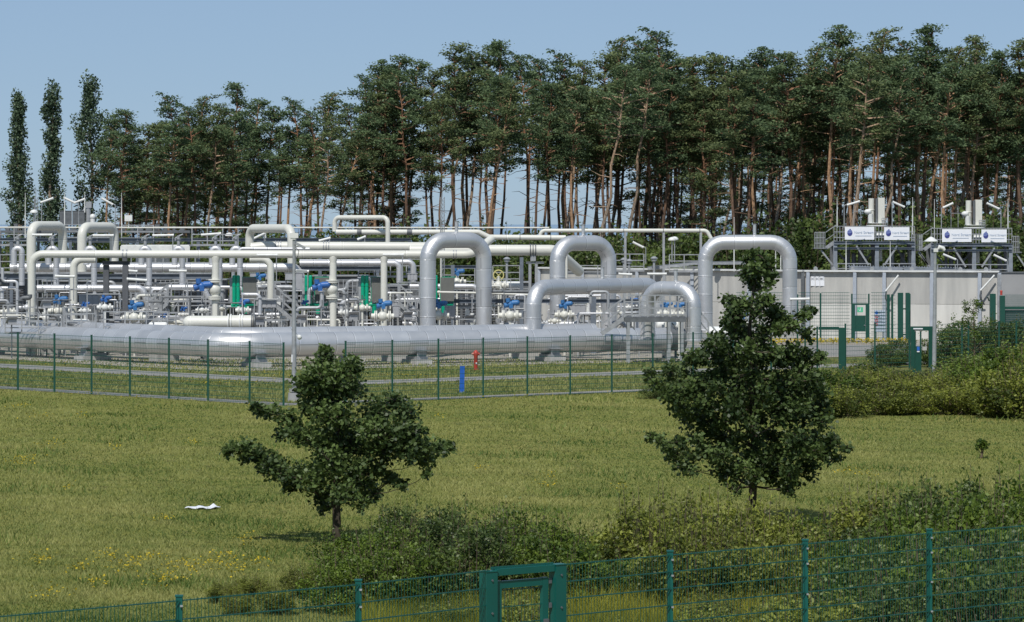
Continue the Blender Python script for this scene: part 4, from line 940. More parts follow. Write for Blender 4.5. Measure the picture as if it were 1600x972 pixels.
def rail(x0, x1, ytop, Z, Z1=None, h=1.1, m=None, label='galvanised guard railing', base=None, n=None):
    a = P(x0, ytop, Z); b_ = P(x1, ytop, Z1 or Z); b_.z = a.z; L_ = (b_ - a).length; mb = MB(); k = n or max(1, round(L_ / 1.0))
    zb = a.z - h
    for i in range(k + 1): q = a.lerp(b_, i / k); mb.bar(q, Vector((q.x, q.y, zb)), .06)
    for t in (0, .36, .7): mb.bar(a - Vector((0, 0, h * t)), b_ - Vector((0, 0, h * t)), .055)
    mb.bar(Vector((a.x, a.y, zb + .06)), Vector((b_.x, b_.y, zb + .06)), .01, .12)
    o = mb.build('guard_railing', m or M_galv); tag(o, label, 'railing', 'galvanised railings in the plant', (x0 + x1) / 2, 'near')
for (a, b_, y, Z) in ((5, 42, 477, 187), (46, 98, 480, 185.5), (100, 136, 480, 185), (162, 262, 487, 182.5), (235, 262, 448, 192), (268, 318, 441, 193), (236, 330, 442, 200), (395, 428, 443, 191), (395, 402, 446, 190), (430, 470, 441, 196), (605, 625, 447, 190), (622, 655, 441, 194), (8, 60, 489, 183.5), (60, 96, 492, 183), (104, 150, 490, 182.5), (240, 275, 489, 183), (150, 205, 470, 189), (205, 258, 458, 191), (262, 330, 466, 190), (392, 425, 470, 189), (440, 474, 462, 192), (540, 562, 470, 190), (300, 345, 485, 190), (480, 520, 487, 189),
                      (690, 742, 419, 204), (770, 812, 415, 204), (772, 826, 451, 199), (698, 740, 452, 200), (470, 555, 452, 203), (0, 45, 398, 207), (45, 150, 399, 209), (180, 330, 400, 209), (560, 660, 405, 211), (95, 180, 351, 213), (190, 240, 352, 213), (882, 960, 415, 222), (962, 1006, 397, 221), (1046, 1092, 398, 219), (300, 372, 356, 212), (0, 44, 356, 213), (410, 470, 500, 186), (560, 610, 500, 186), (780, 828, 497, 186), (690, 745, 499, 187)):
    rail(a, b_, y, Z)
def stairs(xb, yb, xt, yt, Z, label, wid=.8, m=None, steps=9, Zt=None):
    a = P(xb, yb, Z); b_ = P(xt, yt, Zt or Z); d = (b_ - a); hd = Vector((d.x, d.y, 0)).normalized(); sd_ = Vector((-hd.y, hd.x, 0)) * wid / 2
    root = thing('steel_stairs', label, 'stairs', (a.x, a.y, a.z)); m = m or M_galv
    for k in (-1, 1):
        mb = MB(); mb.bar(a + sd_ * k, b_ + sd_ * k, .03, .2); mb.build('stringer', m, root)
        mb = MB(); up = Vector((0, 0, 1.0)); mb.bar(a + sd_ * k + up, b_ + sd_ * k + up, .065); mb.bar(a + sd_ * k + up * .5, b_ + sd_ * k + up * .5, .05)
        for t in (0, .33, .66, 1): q = a.lerp(b_, t) + sd_ * k; mb.bar(q, q + up, .045)
        mb.build('handrail', m, root)
    for i in range(steps):
        q = a.lerp(b_, (i + .5) / steps); mb = MB(); mb.box(q + Vector((0, 0, .02)), (wid - .04, .24, .03), Matrix((Vector((-hd.y, hd.x, 0)), hd * -1, Vector((0, 0, 1)))).transposed()); mb.build('tread', M_galvd, root)
stairs(228, 505, 262, 474, 190, 'grey steel stairs climbing right beside the dark portal stand')
stairs(472, 512, 428, 474, 190.5, 'grey steel stairs descending right behind the tall lamp post')
stairs(522, 512, 486, 478, 191, 'grey steel stairs right of the second green cylinders')
stairs(662, 508, 624, 474, 190, 'grey steel stairs just left of the leftmost silver arch')
stairs(940, 522, 976, 496, 179, 'dark steel stairs up to the platform from its left', Zt=179, m=M_galv)
stairs(1122, 552, 1076, 497, 177.5, 'steel stairs down from the platform on its right side', steps=12, m=M_galv)
# access platform in front of the low loop
Z = 176.5; root = thing('access_platform', 'raised grey steel platform with railings before the low silver loop', 'platform', tuple(gz(1020, Z)))
mb = MB(); a, b_ = P(976, 496, Z), P(1072, 496, Z); mb.box(((a.x + b_.x) / 2, Z + .6, a.z), (b_.x - a.x, 1.2, .05)); mb.build('deck', M_galvd, root)
for yy in (Z, Z + 1.2): mb = MB(); mb.bar((a.x, yy, a.z - .13), (b_.x, yy, a.z - .13), .08, .2); mb.build('beam', M_galvd, root)
for x in (982, 1045.5, 1066):
    for dy in (.02, 1.15): mb = MB(); q = gz(x, Z); mb.bar((q.x, Z + dy, 0), (q.x, Z + dy, a.z - .24), .15); mb.build('leg', M_galv, root)
for (xa, xb) in ((978, 1000), (1046, 1066)):
    mb = MB(); mb.bar(P(xa + 4, 505, Z + .1), P(xb - 8, 515, Z + .1), .07); mb.build('brace', M_galvd, root)
for yy in (Z, Z + 1.2):
    mb = MB()
    for i in range(9): x_ = lerp(a.x, b_.x, i / 8); mb.bar((x_, yy, a.z), (x_, yy, a.z + 1.1), .045)
    for h in (.12, .45, .78, 1.1): mb.bar((a.x, yy, a.z + h), (b_.x, yy, a.z + h), .04)
    mb.build('railing', M_galv, root)
# ---------------------------------------------------------------- valves, actuators, cabinets
def green_unit(x, label, Z=188, part_=False):
    root = thing('gas_hydraulic_actuator', label, 'valve actuator', tuple(gz(x, Z)), 'green twin cylinder actuators')
    for dx in (-3.1, 3.1):
        mb = MB(); a, b_ = P(x + dx, 476, Z), P(x + dx, 432, Z); rr = .105; mb.cyl(a, b_, rr, 14); mb.ball(b_, rr, 14, 6, (1, 1, .7)); mb.ball(a, rr, 14, 6, (1, 1, .7)); mb.cyl(P(x + dx, 447, Z), P(x + dx, 446, Z), rr * 1.12, 14); mb.build('cylinder', M_green, root, smooth=2)
    mb = MB(); mb.cyl(P(x - 8, 476, Z + .1), P(x + 30, 476, Z + .1), .085, 12); mb.cyl(P(x + 8, 476, Z + .1), P(x + 12, 476, Z + .1), .12, 12); mb.cyl(P(x + 15, 478, Z + .1), P(x + 15, 490, Z + .1), .12, 12)
    mb.box(P(x, 478, Z + .1), (.5, .3, .1)); mb.build('scotch_yoke', M_green, root, smooth=2)
    mb = MB(); mb.bar(P(x + 10, 433, Z + .1), P(x + 34, 433, Z + .1), .04); mb.bar(P(x + 10, 433, Z + .1), P(x + 10, 476, Z + .1), .04); mb.bar(P(x + 30, 433, Z + .1), P(x + 30, 476, Z + .1), .05); mb.build('frame', M_green, root)
    mb = MB(); mb.box(P(x + 21, 452, Z), (.72, .22, 1.28)); mb.build('control_cabinet', M_cabd, root)
    mb = MB(); mb.box(P(x - 7.5, 453, Z + .2), (.16, .3, 1.3)); mb.build('side_tank', M_galv, root)
green_unit(369, 'bright green twin cylinders with brown cabinet, leftmost of the green units')
green_unit(482, 'bright green twin cylinders just right of the tall lamp post', 190)
green_unit(570, 'bright green twin cylinders with cabinet, left of the leftmost silver arch')
green_unit(678, 'bright green twin cylinders mostly hidden behind the leftmost silver arch', 190)
def wheel(mb, c, r, ax=(0, 1, 0)):
    c = Vector(c); n = 16; ax = Vector(ax).normalized(); u = ax.orthogonal().normalized(); v = ax.cross(u)
    ring = [c + (u * math.cos(6.2832 * k / n) + v * math.sin(6.2832 * k / n)) * r for k in range(n + 1)]; mb.sweep(ring, r * .13, 6, cap=False)
    for k in range(0, n, 4): mb.bar(c, ring[k], r * .12)
    mb.cyl(c - ax * .05, c + ax * .25, r * .15, 8)
def actuator(mb, c, s):
    c = Vector(c); mb.ball(c, .21 * s, 12, 8, (1, 1, .85)); mb.cyl(c + Vector((.12 * s, 0, .06)), c + Vector((.38 * s, -.05, .08)), .15 * s, 12); mb.ball(c + Vector((.38 * s, -.05, .08)), .15 * s, 12, 6)
    mb.cyl(c + Vector((-.1 * s, -.1, .1 * s)), c + Vector((-.12 * s, -.1, .32 * s)), .12 * s, 12); mb.cyl(c + Vector((-.15 * s, 0, -.05 * s)), c + Vector((-.32 * s, -.05, -.09 * s)), .14 * s, 12); mb.box(c + Vector((.05, -.16 * s, -.12 * s)), (.2 * s, .12 * s, .2 * s))
def valve(x, y, Z, s=1.0, kind='wheel', body=None, label=None, horiz=True, mb_=None):
    body = body or M_cream; c = P(x, y, Z); root = thing('valve', label or '', 'valve', (c.x, c.y, 0), 'valves in the plant', x, 'near') if label else None
    mb = MB(); r = .2 * s; mb.ball(c, r * 1.15, 14, 8); ax = Vector((1, 0, 0)) if horiz else Vector((0, 0, 1))
    for k in (-1, 1):
        mb.cyl(c + ax * r * .7 * k, c + ax * r * 2.6 * k, r * .62, 14); mb.cyl(c + ax * r * 1.25 * k, c + ax * r * 1.5 * k, r * 1.25, 16); mb.cyl(c + ax * r * 1.6 * k, c + ax * r * 1.85 * k, r * 1.25, 16)
    st = Vector((0, 0, 1)) if horiz else Vector((-1, -.2, .25)).normalized()
    mb.cyl(c + st * r, c + st * r * 2.4, r * .32, 10)
    mb.bar(Vector((c.x, c.y, 0)), c - Vector((0, 0, r)), .09); mb.build('body', body, root, smooth=2)
    mb = MB(); e = c + st * r * 2.6
    if kind == 'wheel': wheel(mb, e, r * 1.1, st); mb.build('handwheel', M_galvd, root)
    elif kind == 'yellow': wheel(mb, e, r * 1.3, (0, 1, 0)); mb.build('handwheel', M_yellow, root)
    else: actuator(mb, e, s * .85); mb.build('actuator', M_blue if kind == 'blue' else M_blued, root, smooth=2)
    return root
root = valve(336, 452, 187, 1.45, 'deep', None, 'large white ball valve', False)
root = valve(519, 452, 187, 1.35, 'deep', None, 'large white ball valve', False)
for x, y, Z, s in ((598, 494, 184.5, 1.15), (685, 493, 186, 1.1), (797, 493, 185, 1.15), (882, 492, 187, 1.0), (1040, 490, 183, .85), (1061, 491, 182, .85), (92, 486, 186, 1.1), (210, 496, 185.5, 1.15), (714, 440, 199, 1.0), (405, 446, 196, .9), (1160, 506, 188, .8)):
    valve(x, y, Z, s, 'blue', None, 'blue actuated valve')
valve(779, 446, 198, 1.1, 'yellow', None, 'valve with pale yellow handwheel beside the arch')
# big flanged cream valve on the left front
Z = 179; root = thing('flanged_pipe', 'thick cream pipe with dark bolted flanges behind the big bend', 'pipe', tuple(gz(340, Z)))
mb = MB(); mb.cyl(P(296, 503.5, Z), P(356, 503.5, Z), .33, 20); mb.ball(P(296, 503.5, Z), .33, 16, 8); mb.cyl(P(359, 503.5, Z), P(396, 503.5, Z), .36, 20); mb.build('pipe_body', M_cream, root, smooth=2)
for x in (357, 361, 375, 379, 394, 398): mb = MB(); mb.cyl(P(x - 1, 503.5, Z), P(x + 1, 503.5, Z), .42, 22); mb.build('flange', M_white if int(x) % 2 else M_galvd, root, smooth=2)
mb = MB()
for x in (320, 385): mb.box(P(x, 503.5, Z) * 1 + Vector((0, 0, -(P(0, 503.5, Z).z) / 2 - .1)), (.4, .4, P(0, 503.5, Z).z - .5))
mb.build('stand', M_galvd, root)
def tank(x0, x1, y, Z, r, label, m):
    root = thing('horizontal_vessel', label, 'vessel', tuple(gz((x0 + x1) / 2, Z))); mb = MB(); a, b_ = P(x0, y, Z), P(x1, y, Z); mb.cyl(a, b_, r, 20); mb.ball(a, r, 18, 8, (.6, 1, 1)); mb.ball(b_, r, 18, 8, (.6, 1, 1)); mb.build('shell', m, root, smooth=2)
    for t in (.2, .8): q = a.lerp(b_, t); mb = MB(); mb.box((q.x, q.y, (q.z - r) / 2 + .03), (.12, r * 1.4, q.z - r + .1)); mb.build('leg', M_galvd, root)
tank(788, 812, 447, 202, .26, 'white horizontal vessel seen between the leftmost and middle arches', M_white)
tank(1030, 1062, 508, 184, .3, 'white vessel low under the access platform', M_white)
tank(116, 136, 508, 186, .33, 'white rounded vessel low beside the dark portal stand', M_white)
tank(236, 258, 512, 184, .3, 'white rounded vessel low behind the left railing', M_white)
tank(1108, 1150, 520, 188, .34, 'pale vessel at the foot of the right silver arch', M_white)
def cabinet(x0, x1, y0, y1, Z, label=None, m=None, legs=True, d=.4, nd=2):
    c = P((x0 + x1) / 2, (y0 + y1) / 2, Z); w_ = (x1 - x0) * Z / F; h_ = (y1 - y0) * Z / F
    root = thing('cabinet', label or 'grey cabinet', 'cabinet', (c.x, c.y, 0), 'grey cabinets in the plant', c.x * F / Z + 800, 'at'); m = m or M_cab
    mb = MB(); mb.box(c, (w_, d, h_)); mb.box(c + Vector((0, 0, h_ / 2 + .015)), (w_ + .08, d + .08, .03)); mb.build('housing', m, root)
    for i in range(nd):
        dw = w_ / nd; mb = MB(); mb.box(c + Vector(((i + .5) * dw - w_ / 2, -d / 2 - .012, 0)), (dw - .05, .022, h_ - .06)); mb.build('door', m, root)
    if legs: mb = MB(); [mb.bar((c.x + k * w_ * .42, c.y, 0), (c.x + k * w_ * .42, c.y, c.z - h_ / 2), .06) for k in (-1, 1)]; mb.build('stand', M_galvd, root)
for a in ((446, 458, 427, 438, 192), (460, 473, 427, 455, 196), (614, 624, 478, 496, 186), (626, 637, 476, 500, 190), (695, 711, 479, 495, 187), (892, 915, 477, 492, 189), (124, 156, 461, 478, 189), (637, 652, 428, 438, 197), (391, 402, 427, 437, 197), (415, 424, 427, 437, 198), (836, 846, 478, 492, 186), (590, 604, 432, 441, 200), (410, 432, 470, 481, 189), (605, 622, 472, 478, 188)):
    cabinet(*a, nd=1 if a[1] - a[0] < 14 else 3)
cabinet(94, 112, 330, 352, 222, 'left dark grey box unit on the roof deck', M_galvd); cabinet(114, 133, 330, 352, 222, 'right dark grey box unit on the roof deck', M_galvd)
def console(x, y, Z, w_=.55):
    c = P(x, y, Z); root = thing('sloping_console', 'sloping grey metal weather hood on a stand', 'hood', (c.x, c.y, 0), 'sloping grey hoods', x, 'near')
    mb = MB(); rot = Matrix.Rotation(math.radians(-38), 3, 'X'); rot2 = Matrix.Rotation(math.radians(25), 3, 'Z')
    mb.box(c, (w_, .55, .03), rot2 @ rot); mb.box(c + Vector((0, .1, -.12)), (w_ * .8, .3, .25), rot2); mb.build('hood', M_cab, root)
    mb = MB(); mb.bar((c.x, c.y + .05, 0), (c.x, c.y + .05, c.z - .15), .06); mb.build('post', M_galvd, root)
for x, y, Z in ((72, 474, 184), (18, 500, 183), (551, 492, 185), (636, 492, 185), (404, 500, 182), (733, 497, 190), (470, 497, 187)): console(x, y, Z)

# modules filling the back of the plant
def module(x0, x1, y0, Z, label, m=None):
    a = gz(x0, Z); b_ = gz(x1, Z); zt = P(0, y0, Z).z; root = thing('equipment_module', label, 'equipment housing', ((a.x + b_.x) / 2, Z, 0)); m = m or M_galv
    mb = MB(); mb.box(((a.x + b_.x) / 2, Z + 1, zt / 2), (b_.x - a.x, 2, zt)); mb.build('housing', M_galvd, root)
    for k in range(int((b_.x - a.x) / 1.2)):
        mb = MB(); xx = a.x + 1.2 * k + .6
        for j in range(int(zt / .16) - 2): mb.box((xx, Z - .03, .25 + j * .16), (1.05, .05, .07), Matrix.Rotation(.5, 3, 'X'))
        mb.build('louvre_panel', M_stand if k % 3 else M_cabd, root)
    mb = MB(); mb.box(((a.x + b_.x) / 2, Z + 1, zt + .04), (b_.x - a.x + .2, 2.3, .07)); mb.build('roof', M_galv, root)
module(-20, 60, 436, 215, 'grey louvred housing at the far left edge')
module(68, 160, 440, 214, 'grey louvred housing behind the dark portal stand')
module(172, 262, 436, 216, 'grey louvred housing behind the left stairs')
module(272, 352, 438, 214, 'grey louvred housing left of the first green cylinders')
module(360, 448, 442, 216, 'grey louvred housing behind the first green cylinders')
module(490, 572, 432, 214, 'grey louvred housing behind the second green cylinders')
module(584, 668, 446, 216, 'grey louvred housing left of the leftmost silver arch')
module(690, 755, 450, 214, 'grey louvred housing seen through the leftmost silver arch')
module(765, 826, 442, 216, 'grey louvred housing between leftmost and middle arches')
root = thing('white_canopy', 'long white canopy roof behind the left goosenecks', 'canopy', tuple(gz(245, 210)))
mb = MB(); a, b_ = P(190, 384, 210), P(296, 384, 210); mb.box(((a.x + b_.x) / 2, 210.8, a.z), (b_.x - a.x, 2, .10)); mb.box(((a.x + b_.x) / 2, 209.75, a.z - .16), (b_.x - a.x + .1, .06, .28)); mb.build('roof', M_white, root)
for x in (194, 243, 292): mb = MB(); mb.bar(gz(x, 210), P(x, 385, 210), .1); mb.build('post', M_galv, root)
mb = MB(); a, b_ = P(214, 398, 210), P(262, 398, 210); mb.box(((a.x + b_.x) / 2, 211, a.z), (b_.x - a.x, .5, 1.0)); mb.build('duct', M_white, root)

# tube lights
def tube_light(x0, y0, x1, y1, Z, pole_y=None, pole_x=None, thick=.07, label='white tube lamp on bracket'):
    a, b_ = P(x0, y0, Z), P(x1, y1, Z); root = thing('tube_light', label, 'lamp', tuple(a), 'tube lights in the plant', (x0 + x1) / 2, 'near')
    mb = MB(); mb.cyl(a, b_, thick, 10); mb.cyl(a, a + (a - b_).normalized() * .06, thick * 1.15, 10); mb.cyl(b_, b_ + (b_ - a).normalized() * .06, thick * 1.15, 10); mb.build('lamp_tube', M_white, root, smooth=2)
    mb = MB(); q = b_ if pole_x is None or abs(pole_x - x1) < abs(pole_x - x0) else a; px_ = P(pole_x or x1, y1 if q is b_ else y0, Z)
    zb = P(0, pole_y, Z).z if pole_y else q.z - 1.0
    mb.tube([q, px_ + Vector((0, .0, -.02)), (px_.x, Z, zb)], .028, .1, 7, 4); mb.build('pole', M_galv, root, smooth=2)
for a in ((52, 367, 80, 367, 196, 400), (147, 368, 176, 368, 196, 400), (240, 368, 270, 367.5, 200, 400), (88, 431.5, 115, 432, 184, 470), (200, 436, 228, 438, 183, 470), (266, 423, 290, 423.5, 190, 450), (403, 398.5, 432, 398.5, 184, 440), (464, 423, 481, 424, 189, 460), (600, 398, 629, 398, 184, 440),
          (1236, 467.5, 1263, 467, 192, 500, 1236), (968, 428, 986, 429, 205, 450), (1013, 428, 1040, 428, 205, 450), (201, 423, 213, 424, 192, 445), (316, 367, 344, 365, 203, 395), (500, 376, 515, 372, 205, 400), (560, 374, 570, 370, 205, 395), (398, 372, 413, 365, 208, 395)): tube_light(*a)
for a in ((65, 316, 82, 310, 216, 352, 65), (101, 309.5, 117, 317, 216, 352, 123), (132, 311, 119, 316, 216, 352, 112), (160, 310.5, 175, 319, 216, 352, 180), (1318 + 7, 320, 1342, 315, 222, 356, 1319), (1396, 316, 1412, 323, 222, 356, 1394), (1475, 324, 1488, 318, 222, 358, 1471), (1543, 318, 1560, 326, 222, 358, 1564), (1475, 398, 1492, 405, 216, 420, 1496), (1554, 399, 1571, 407, 216, 420, 1574), (990, 379, 1004, 386, 216, 412, 1009)):
    tube_light(*a, label='tilted tube lamp on tall pole')
def whip(x, y0, y1, Z, r=.025, label='thin white lightning rod'):
    mb = MB(); a, b_ = P(x, y1, Z), P(x, y0, Z); mb.cyl(a, a.lerp(b_, .55), r * 1.4, 8); mb.cyl(a.lerp(b_, .55), b_, r, 8, r * .5); mb.ball(b_, r, 8, 4)
    o = mb.build('lightning_rod', M_white, smooth=2); tag(o, label, 'rod', 'thin lightning rods', x, 'near')
for x, y0, y1, Z in ((39.5, 302, 372, 212), (101, 302, 352, 213), (132.5, 301, 332, 213), (190, 302, 368, 213), (1147, 340, 424, 212), (1212, 385, 424, 212), (1220, 386, 424, 212), (1308, 309, 356, 224), (1426, 309, 366, 224), (1460, 312, 420, 224), (1575, 312, 358, 224), (1322, 378, 423, 214), (1391, 378, 423, 214), (415, 348, 376, 213), (1262, 300, 0, 0)):
    if Z: whip(x, y0, y1, Z)
# mushroom lamps
for x, y, Z, yb in ((1050, 374, 217, 410), (1054, 373, 222, 410), (1112, 376, 217, 412), (358, 367, 213, 385), (53, 331, 214, 356)):
    c = P(x, y, Z); root = thing('area_lamp', 'white mushroom lamp on thin post', 'lamp', (c.x, c.y, P(0, yb, Z).z), 'mushroom lamps', x, 'near')
    mb = MB(); mb.sweep([c + Vector((0, 0, -.07)), c, c + Vector((0, 0, .1)), c + Vector((0, 0, .14))], .2, 16, r_list=[.24, .25, .16, .03]); mb.build('lamp_shade', M_white, root, smooth=2)
    mb = MB(); mb.cyl(c + Vector((0, 0, -.07)), (c.x, c.y, P(0, yb, Z).z), .035, 8); mb.build('post', M_galv, root, smooth=2)
# lattice masts
def lattice(x, y0, y1, Z, w_, label, m=None):
    a, b_ = P(x, y1, Z), P(x, y0, Z); root_ = None; mb = MB(); H_ = b_.z - a.z; n = int(H_ / (w_ * 1.1))
    for k in range(3):
        an = k * 2.094 + .4; q = Vector((math.cos(an), math.sin(an), 0)) * w_ * .58; mb.cyl(a + q, b_ + q, .022, 6)
        k2 = (k + 1) * 2.094 + .4; q2 = Vector((math.cos(k2), math.sin(k2), 0)) * w_ * .58
        for i in range(n): mb.bar(a + q + Vector((0, 0, H_ * i / n)), a + q2 + Vector((0, 0, H_ * (i + 1) / n)), .016); mb.bar(a + q + Vector((0, 0, H_ * i / n)), a + q2 + Vector((0, 0, H_ * i / n)), .014)
    mb.cyl(b_, b_ + Vector((0, 0, .5)), .02, 6)
    o = mb.build('lattice_mast', m or M_galv); tag(o, label, 'mast')
lattice(691, 308, 520, 195, .22, 'slim lattice mast rising behind the leftmost silver arch')
lattice(56, 308, 360, 220, .22, 'short lattice mast above the leftmost cream loop')
# roof deck left
root = thing('roof_deck', 'raised steel deck carrying the dark grey boxes at top left', 'platform', tuple(gz(130, 222)))
mb = MB(); a, b_ = P(-10, 362, 222), P(300, 362, 222); mb.box(((a.x + b_.x) / 2, 222, a.z), (b_.x - a.x, 3, .15)); mb.build('deck', M_galvd, root)
for x in (0, 60, 120, 180, 240, 295): mb = MB(); mb.bar(gz(x, 222), P(x, 364, 222), .16); mb.build('column', M_galvd, root)
for x in range(12, 300, 13): mb = MB(); q = P(x, 362, 221); mb.box(q + Vector((0, 0, rnd.uniform(.1, .3))), (rnd.uniform(.15, .4), .3, rnd.uniform(.15, .5))); mb.build('fitting', M_galvd, root)
root = thing('exhaust_stack', 'grey exhaust stack right of the dark boxes', 'stack', tuple(P(138, 352, 222)))
mb = MB(); mb.cyl(P(138, 352, 222), P(138, 322, 222), .16, 12); mb.box(P(139, 320, 222), (.36, .36, .4)); mb.tube([P(130, 330, 222), P(134, 324, 222), P(138, 322, 222)], .07, None, 8); mb.build('stack', M_galv, root, smooth=2)
mb = MB(); mb.cyl(P(145, 352, 222), P(145, 341, 222), .16, 12); mb.ball(P(145, 339, 222), .2, 12, 6); mb.build('vent', M_white, root, smooth=2)
o = MB().box(P(201, 341, 213), (.45, .35, .36)); o.bar(P(201, 345, 213), P(201, 356, 213), .05); o = o.build('camera_box', M_white); tag(o, 'white camera box on a short post above the top pipe', 'camera')

# small-bore clutter in depth
cl = random.Random(21)
def small_pipe(x, Z, big):
    q = gz(x, Z); z = cl.uniform(.6, 3.6); pts = [Vector((q.x, q.y, z - cl.uniform(.3, 1.2)))]; pts.append(Vector((q.x, q.y, z))); dx = cl.choice((-1, 1)) * cl.uniform(.5, 1.8)
    pts.append(pts[-1] + Vector((dx, 0, 0)))
    if cl.random() < .6: pts.append(pts[-1] + Vector((0, 0, cl.uniform(-.9, .9))))
    else: pts.append(pts[-1] + Vector((0, cl.uniform(.4, 1), 0)))
    if cl.random() < .5: pts.append(pts[-1] + Vector((dx * .5, 0, 0)))
    for p_ in pts: p_.z = max(.08, p_.z)
    m, nm = cl.choice(((M_cream, 'cream'), (M_silver2, 'silver'), (M_galv, 'grey'), (M_galv, 'grey'), (M_galvd, 'dark grey'), (M_silver2, 'silver')))
    r = cl.uniform(.07, .15) if big else cl.uniform(.025, .05)
    mb = MB(); mb.tube(pts, r, r * 2.2, 9, 4); mb.cyl(pts[1] - Vector((0, 0, .12)), pts[1] - Vector((0, 0, .17)), r * 1.8, 10)
    mb.bar(Vector((pts[2].x, pts[2].y, 0)), pts[2] , .05)
    o = mb.build('small_pipe', m, smooth=2); tag(o, ('%s bent branch pipe' if big else 'thin %s bent impulse pipe') % nm, 'pipe', 'small pipes in the plant', x, 'near')
x = 6.0
while x < 1000:
    for Z in (186, 191, 196, 203, 209):
        if 655 < x < 770 and Z < 188: continue
        small_pipe(x + cl.uniform(-8, 8), Z + cl.uniform(-1.5, 1.5), cl.random() < .4)
    x += cl.uniform(24, 34)
x = 14.0
while x < 1000:
    Z = cl.choice((187, 189, 193)); y = cl.uniform(478, 503)
    k = cl.choice((('wheel', M_cream, 'small cream hand valve'), ('wheel', M_silver2, 'small silver hand valve'), ('wheel', M_white, 'small white hand valve'), ('deep', M_white, 'small white valve with blue drive')))
    valve(x, y, Z, cl.uniform(.55, .95), k[0], k[1], k[2], cl.random() < .75); x += cl.uniform(24, 36)
x = 20.0
while x < 980:   # instrument stands
    Z = cl.uniform(188, 204); h = cl.uniform(1.2, 3.2); q = gz(x, Z); root = thing('instrument_stand', 'grey instrument post with gauge box', 'instrument', tuple(q), 'instrument stands', x, 'near')
    mb = MB(); mb.cyl(q, q + Vector((0, 0, h)), .035, 8); mb.build('post', M_galv, root, smooth=2)
    mb = MB(); mb.box(q + Vector((0, -.08, h - .2)), (.26, .16, .34)); mb.cyl(q + Vector((0, -.05, h + .06)), q + Vector((0, -.14, h + .06)), .1, 12); mb.build('gauge_box', cl.choice((M_white, M_cab, M_galvd)), root); x += cl.uniform(26, 40)
for i, x in enumerate((70, 215, 262, 420, 540, 590, 780, 850, 905)):   # work platforms with lattice bracing
    Z = 198 + (i % 3) * 3; w_ = 36; zt = P(0, 466 + (i % 2) * 6, Z).z; a, b_ = gz(x - w_ / 2, Z), gz(x + w_ / 2, Z)
    root = thing('work_platform', 'small grating platform on braced legs', 'platform', (gz(x, Z).x, Z, 0), 'small work platforms', x, 'near')
    mb = MB(); mb.box(((a.x + b_.x) / 2, Z + .5, zt), (b_.x - a.x, 1.0, .08)); mb.build('deck', M_galvd, root)
    for xx in (a.x + .05, b_.x - .05): mb = MB(); mb.bar((xx, Z, 0), (xx, Z, zt - .05), .09); mb.build('leg', M_galv, root)
    for s_ in (0, 1): mb = MB(); mb.bar((a.x if s_ else b_.x, Z - .03 - .05 * s_, .2), (b_.x if s_ else a.x, Z - .03 - .05 * s_, zt - .1), .05); mb.build('brace', M_galv, root)
    mb = MB()
    for j in range(6): xx = lerp(a.x, b_.x, j / 5); mb.bar((xx, Z - .02, zt), (xx, Z - .02, zt + 1.05), .04)
    for h in (.35, .7, 1.05): mb.bar((a.x, Z - .02, zt + h), (b_.x, Z - .02, zt + h), .035)
    mb.build('railing', M_galv, root)
# tall lamp post inside the fence
B = G(459.5, 627); Z = B.y; root = thing('lamp_post', 'tall grey lamp and camera post standing at the fence corner', 'lamp post', tuple(B))
mb = MB(); top = P(459.5, 372, Z); mb.sweep([B, B.lerp(top, .5), B.lerp(top, .52), top], .09, 14, r_list=[.10, .088, .07, .062]); mb.build('pole', M_galv, root, smooth=2)
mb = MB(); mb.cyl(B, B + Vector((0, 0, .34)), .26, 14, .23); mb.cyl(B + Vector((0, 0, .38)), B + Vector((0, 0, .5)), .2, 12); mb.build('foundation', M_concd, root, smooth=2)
mb = MB(); mb.box(top + Vector((0, 0, .10)), (.34, .24, .2)); mb.box(top + Vector((-.04, 0, -.02)), (.2, .2, .08)); mb.build('lamp_head', M_white, root)
for dx, y in ((.22, 384), (.26, 424)):
    mb = MB(); c = P(461, y, Z) + Vector((dx, -.05, 0)); mb.box(c, (.42, .16, .1), Matrix.Rotation(.5 if y < 400 else .05, 3, 'Y')); mb.bar(c - Vector((dx, 0, .05)), c, .03); mb.build('floodlight', M_galv, root)
mb = MB(); c = P(468, 527, Z); mb.ball(c, .1, 12, 6); mb.bar(c + Vector((0, 0, .08)), P(461, 524, Z), .04); mb.build('dome_camera', M_white, root, smooth=2)
mb = MB(); mb.tube([P(461, 385, Z), P(467, 392, Z), P(465, 402, Z), P(461, 404, Z)], .012, .1, 5, 4); mb.build('cable', M_black, root)
mb = MB(); mb.box(P(456.5, 560, Z) + Vector((0, -.02, 0)), (.05, .1, .3)); mb.build('label_plate', M_sign, root)
# right lamp post
Z = 158; root = thing('lamp_post', 'tall grey lamp post rising behind the hedge at right', 'lamp post', tuple(gz(1461, Z)))
mb = MB(); top = P(1461.5, 374, Z); B = gz(1459.5, Z); mb.sweep([B, B.lerp(top, .5), top], .1, 14, r_list=[.10, .085, .06]); mb.build('pole', M_galv, root, smooth=2)
mb = MB(); c = P(1455, 375.5, Z); mb.sweep([c + Vector((0, 0, -.07)), c + Vector((0, 0, -.04)), c + Vector((0, 0, .1)), c + Vector((0, 0, .16))], .2, 18, r_list=[.3, .31, .14, .04]); mb.cyl(c + Vector((0, 0, .04)), P(1463, 376, Z), .06, 10); mb.build('lamp_shade', M_white, root, smooth=2)
mb = MB(); c = P(1468, 388, Z); mb.sweep([c + Vector((-.05, 0, -.04)), c + Vector((.0, 0, .06)), c + Vector((.16, 0, .0)), c + Vector((.22, 0, -.1))], .07, 10, r_list=[.06, .11, .1, .07]); mb.box(P(1462, 391, Z), (.2, .2, .16)); mb.build('floodlight', M_white, root, smooth=2)
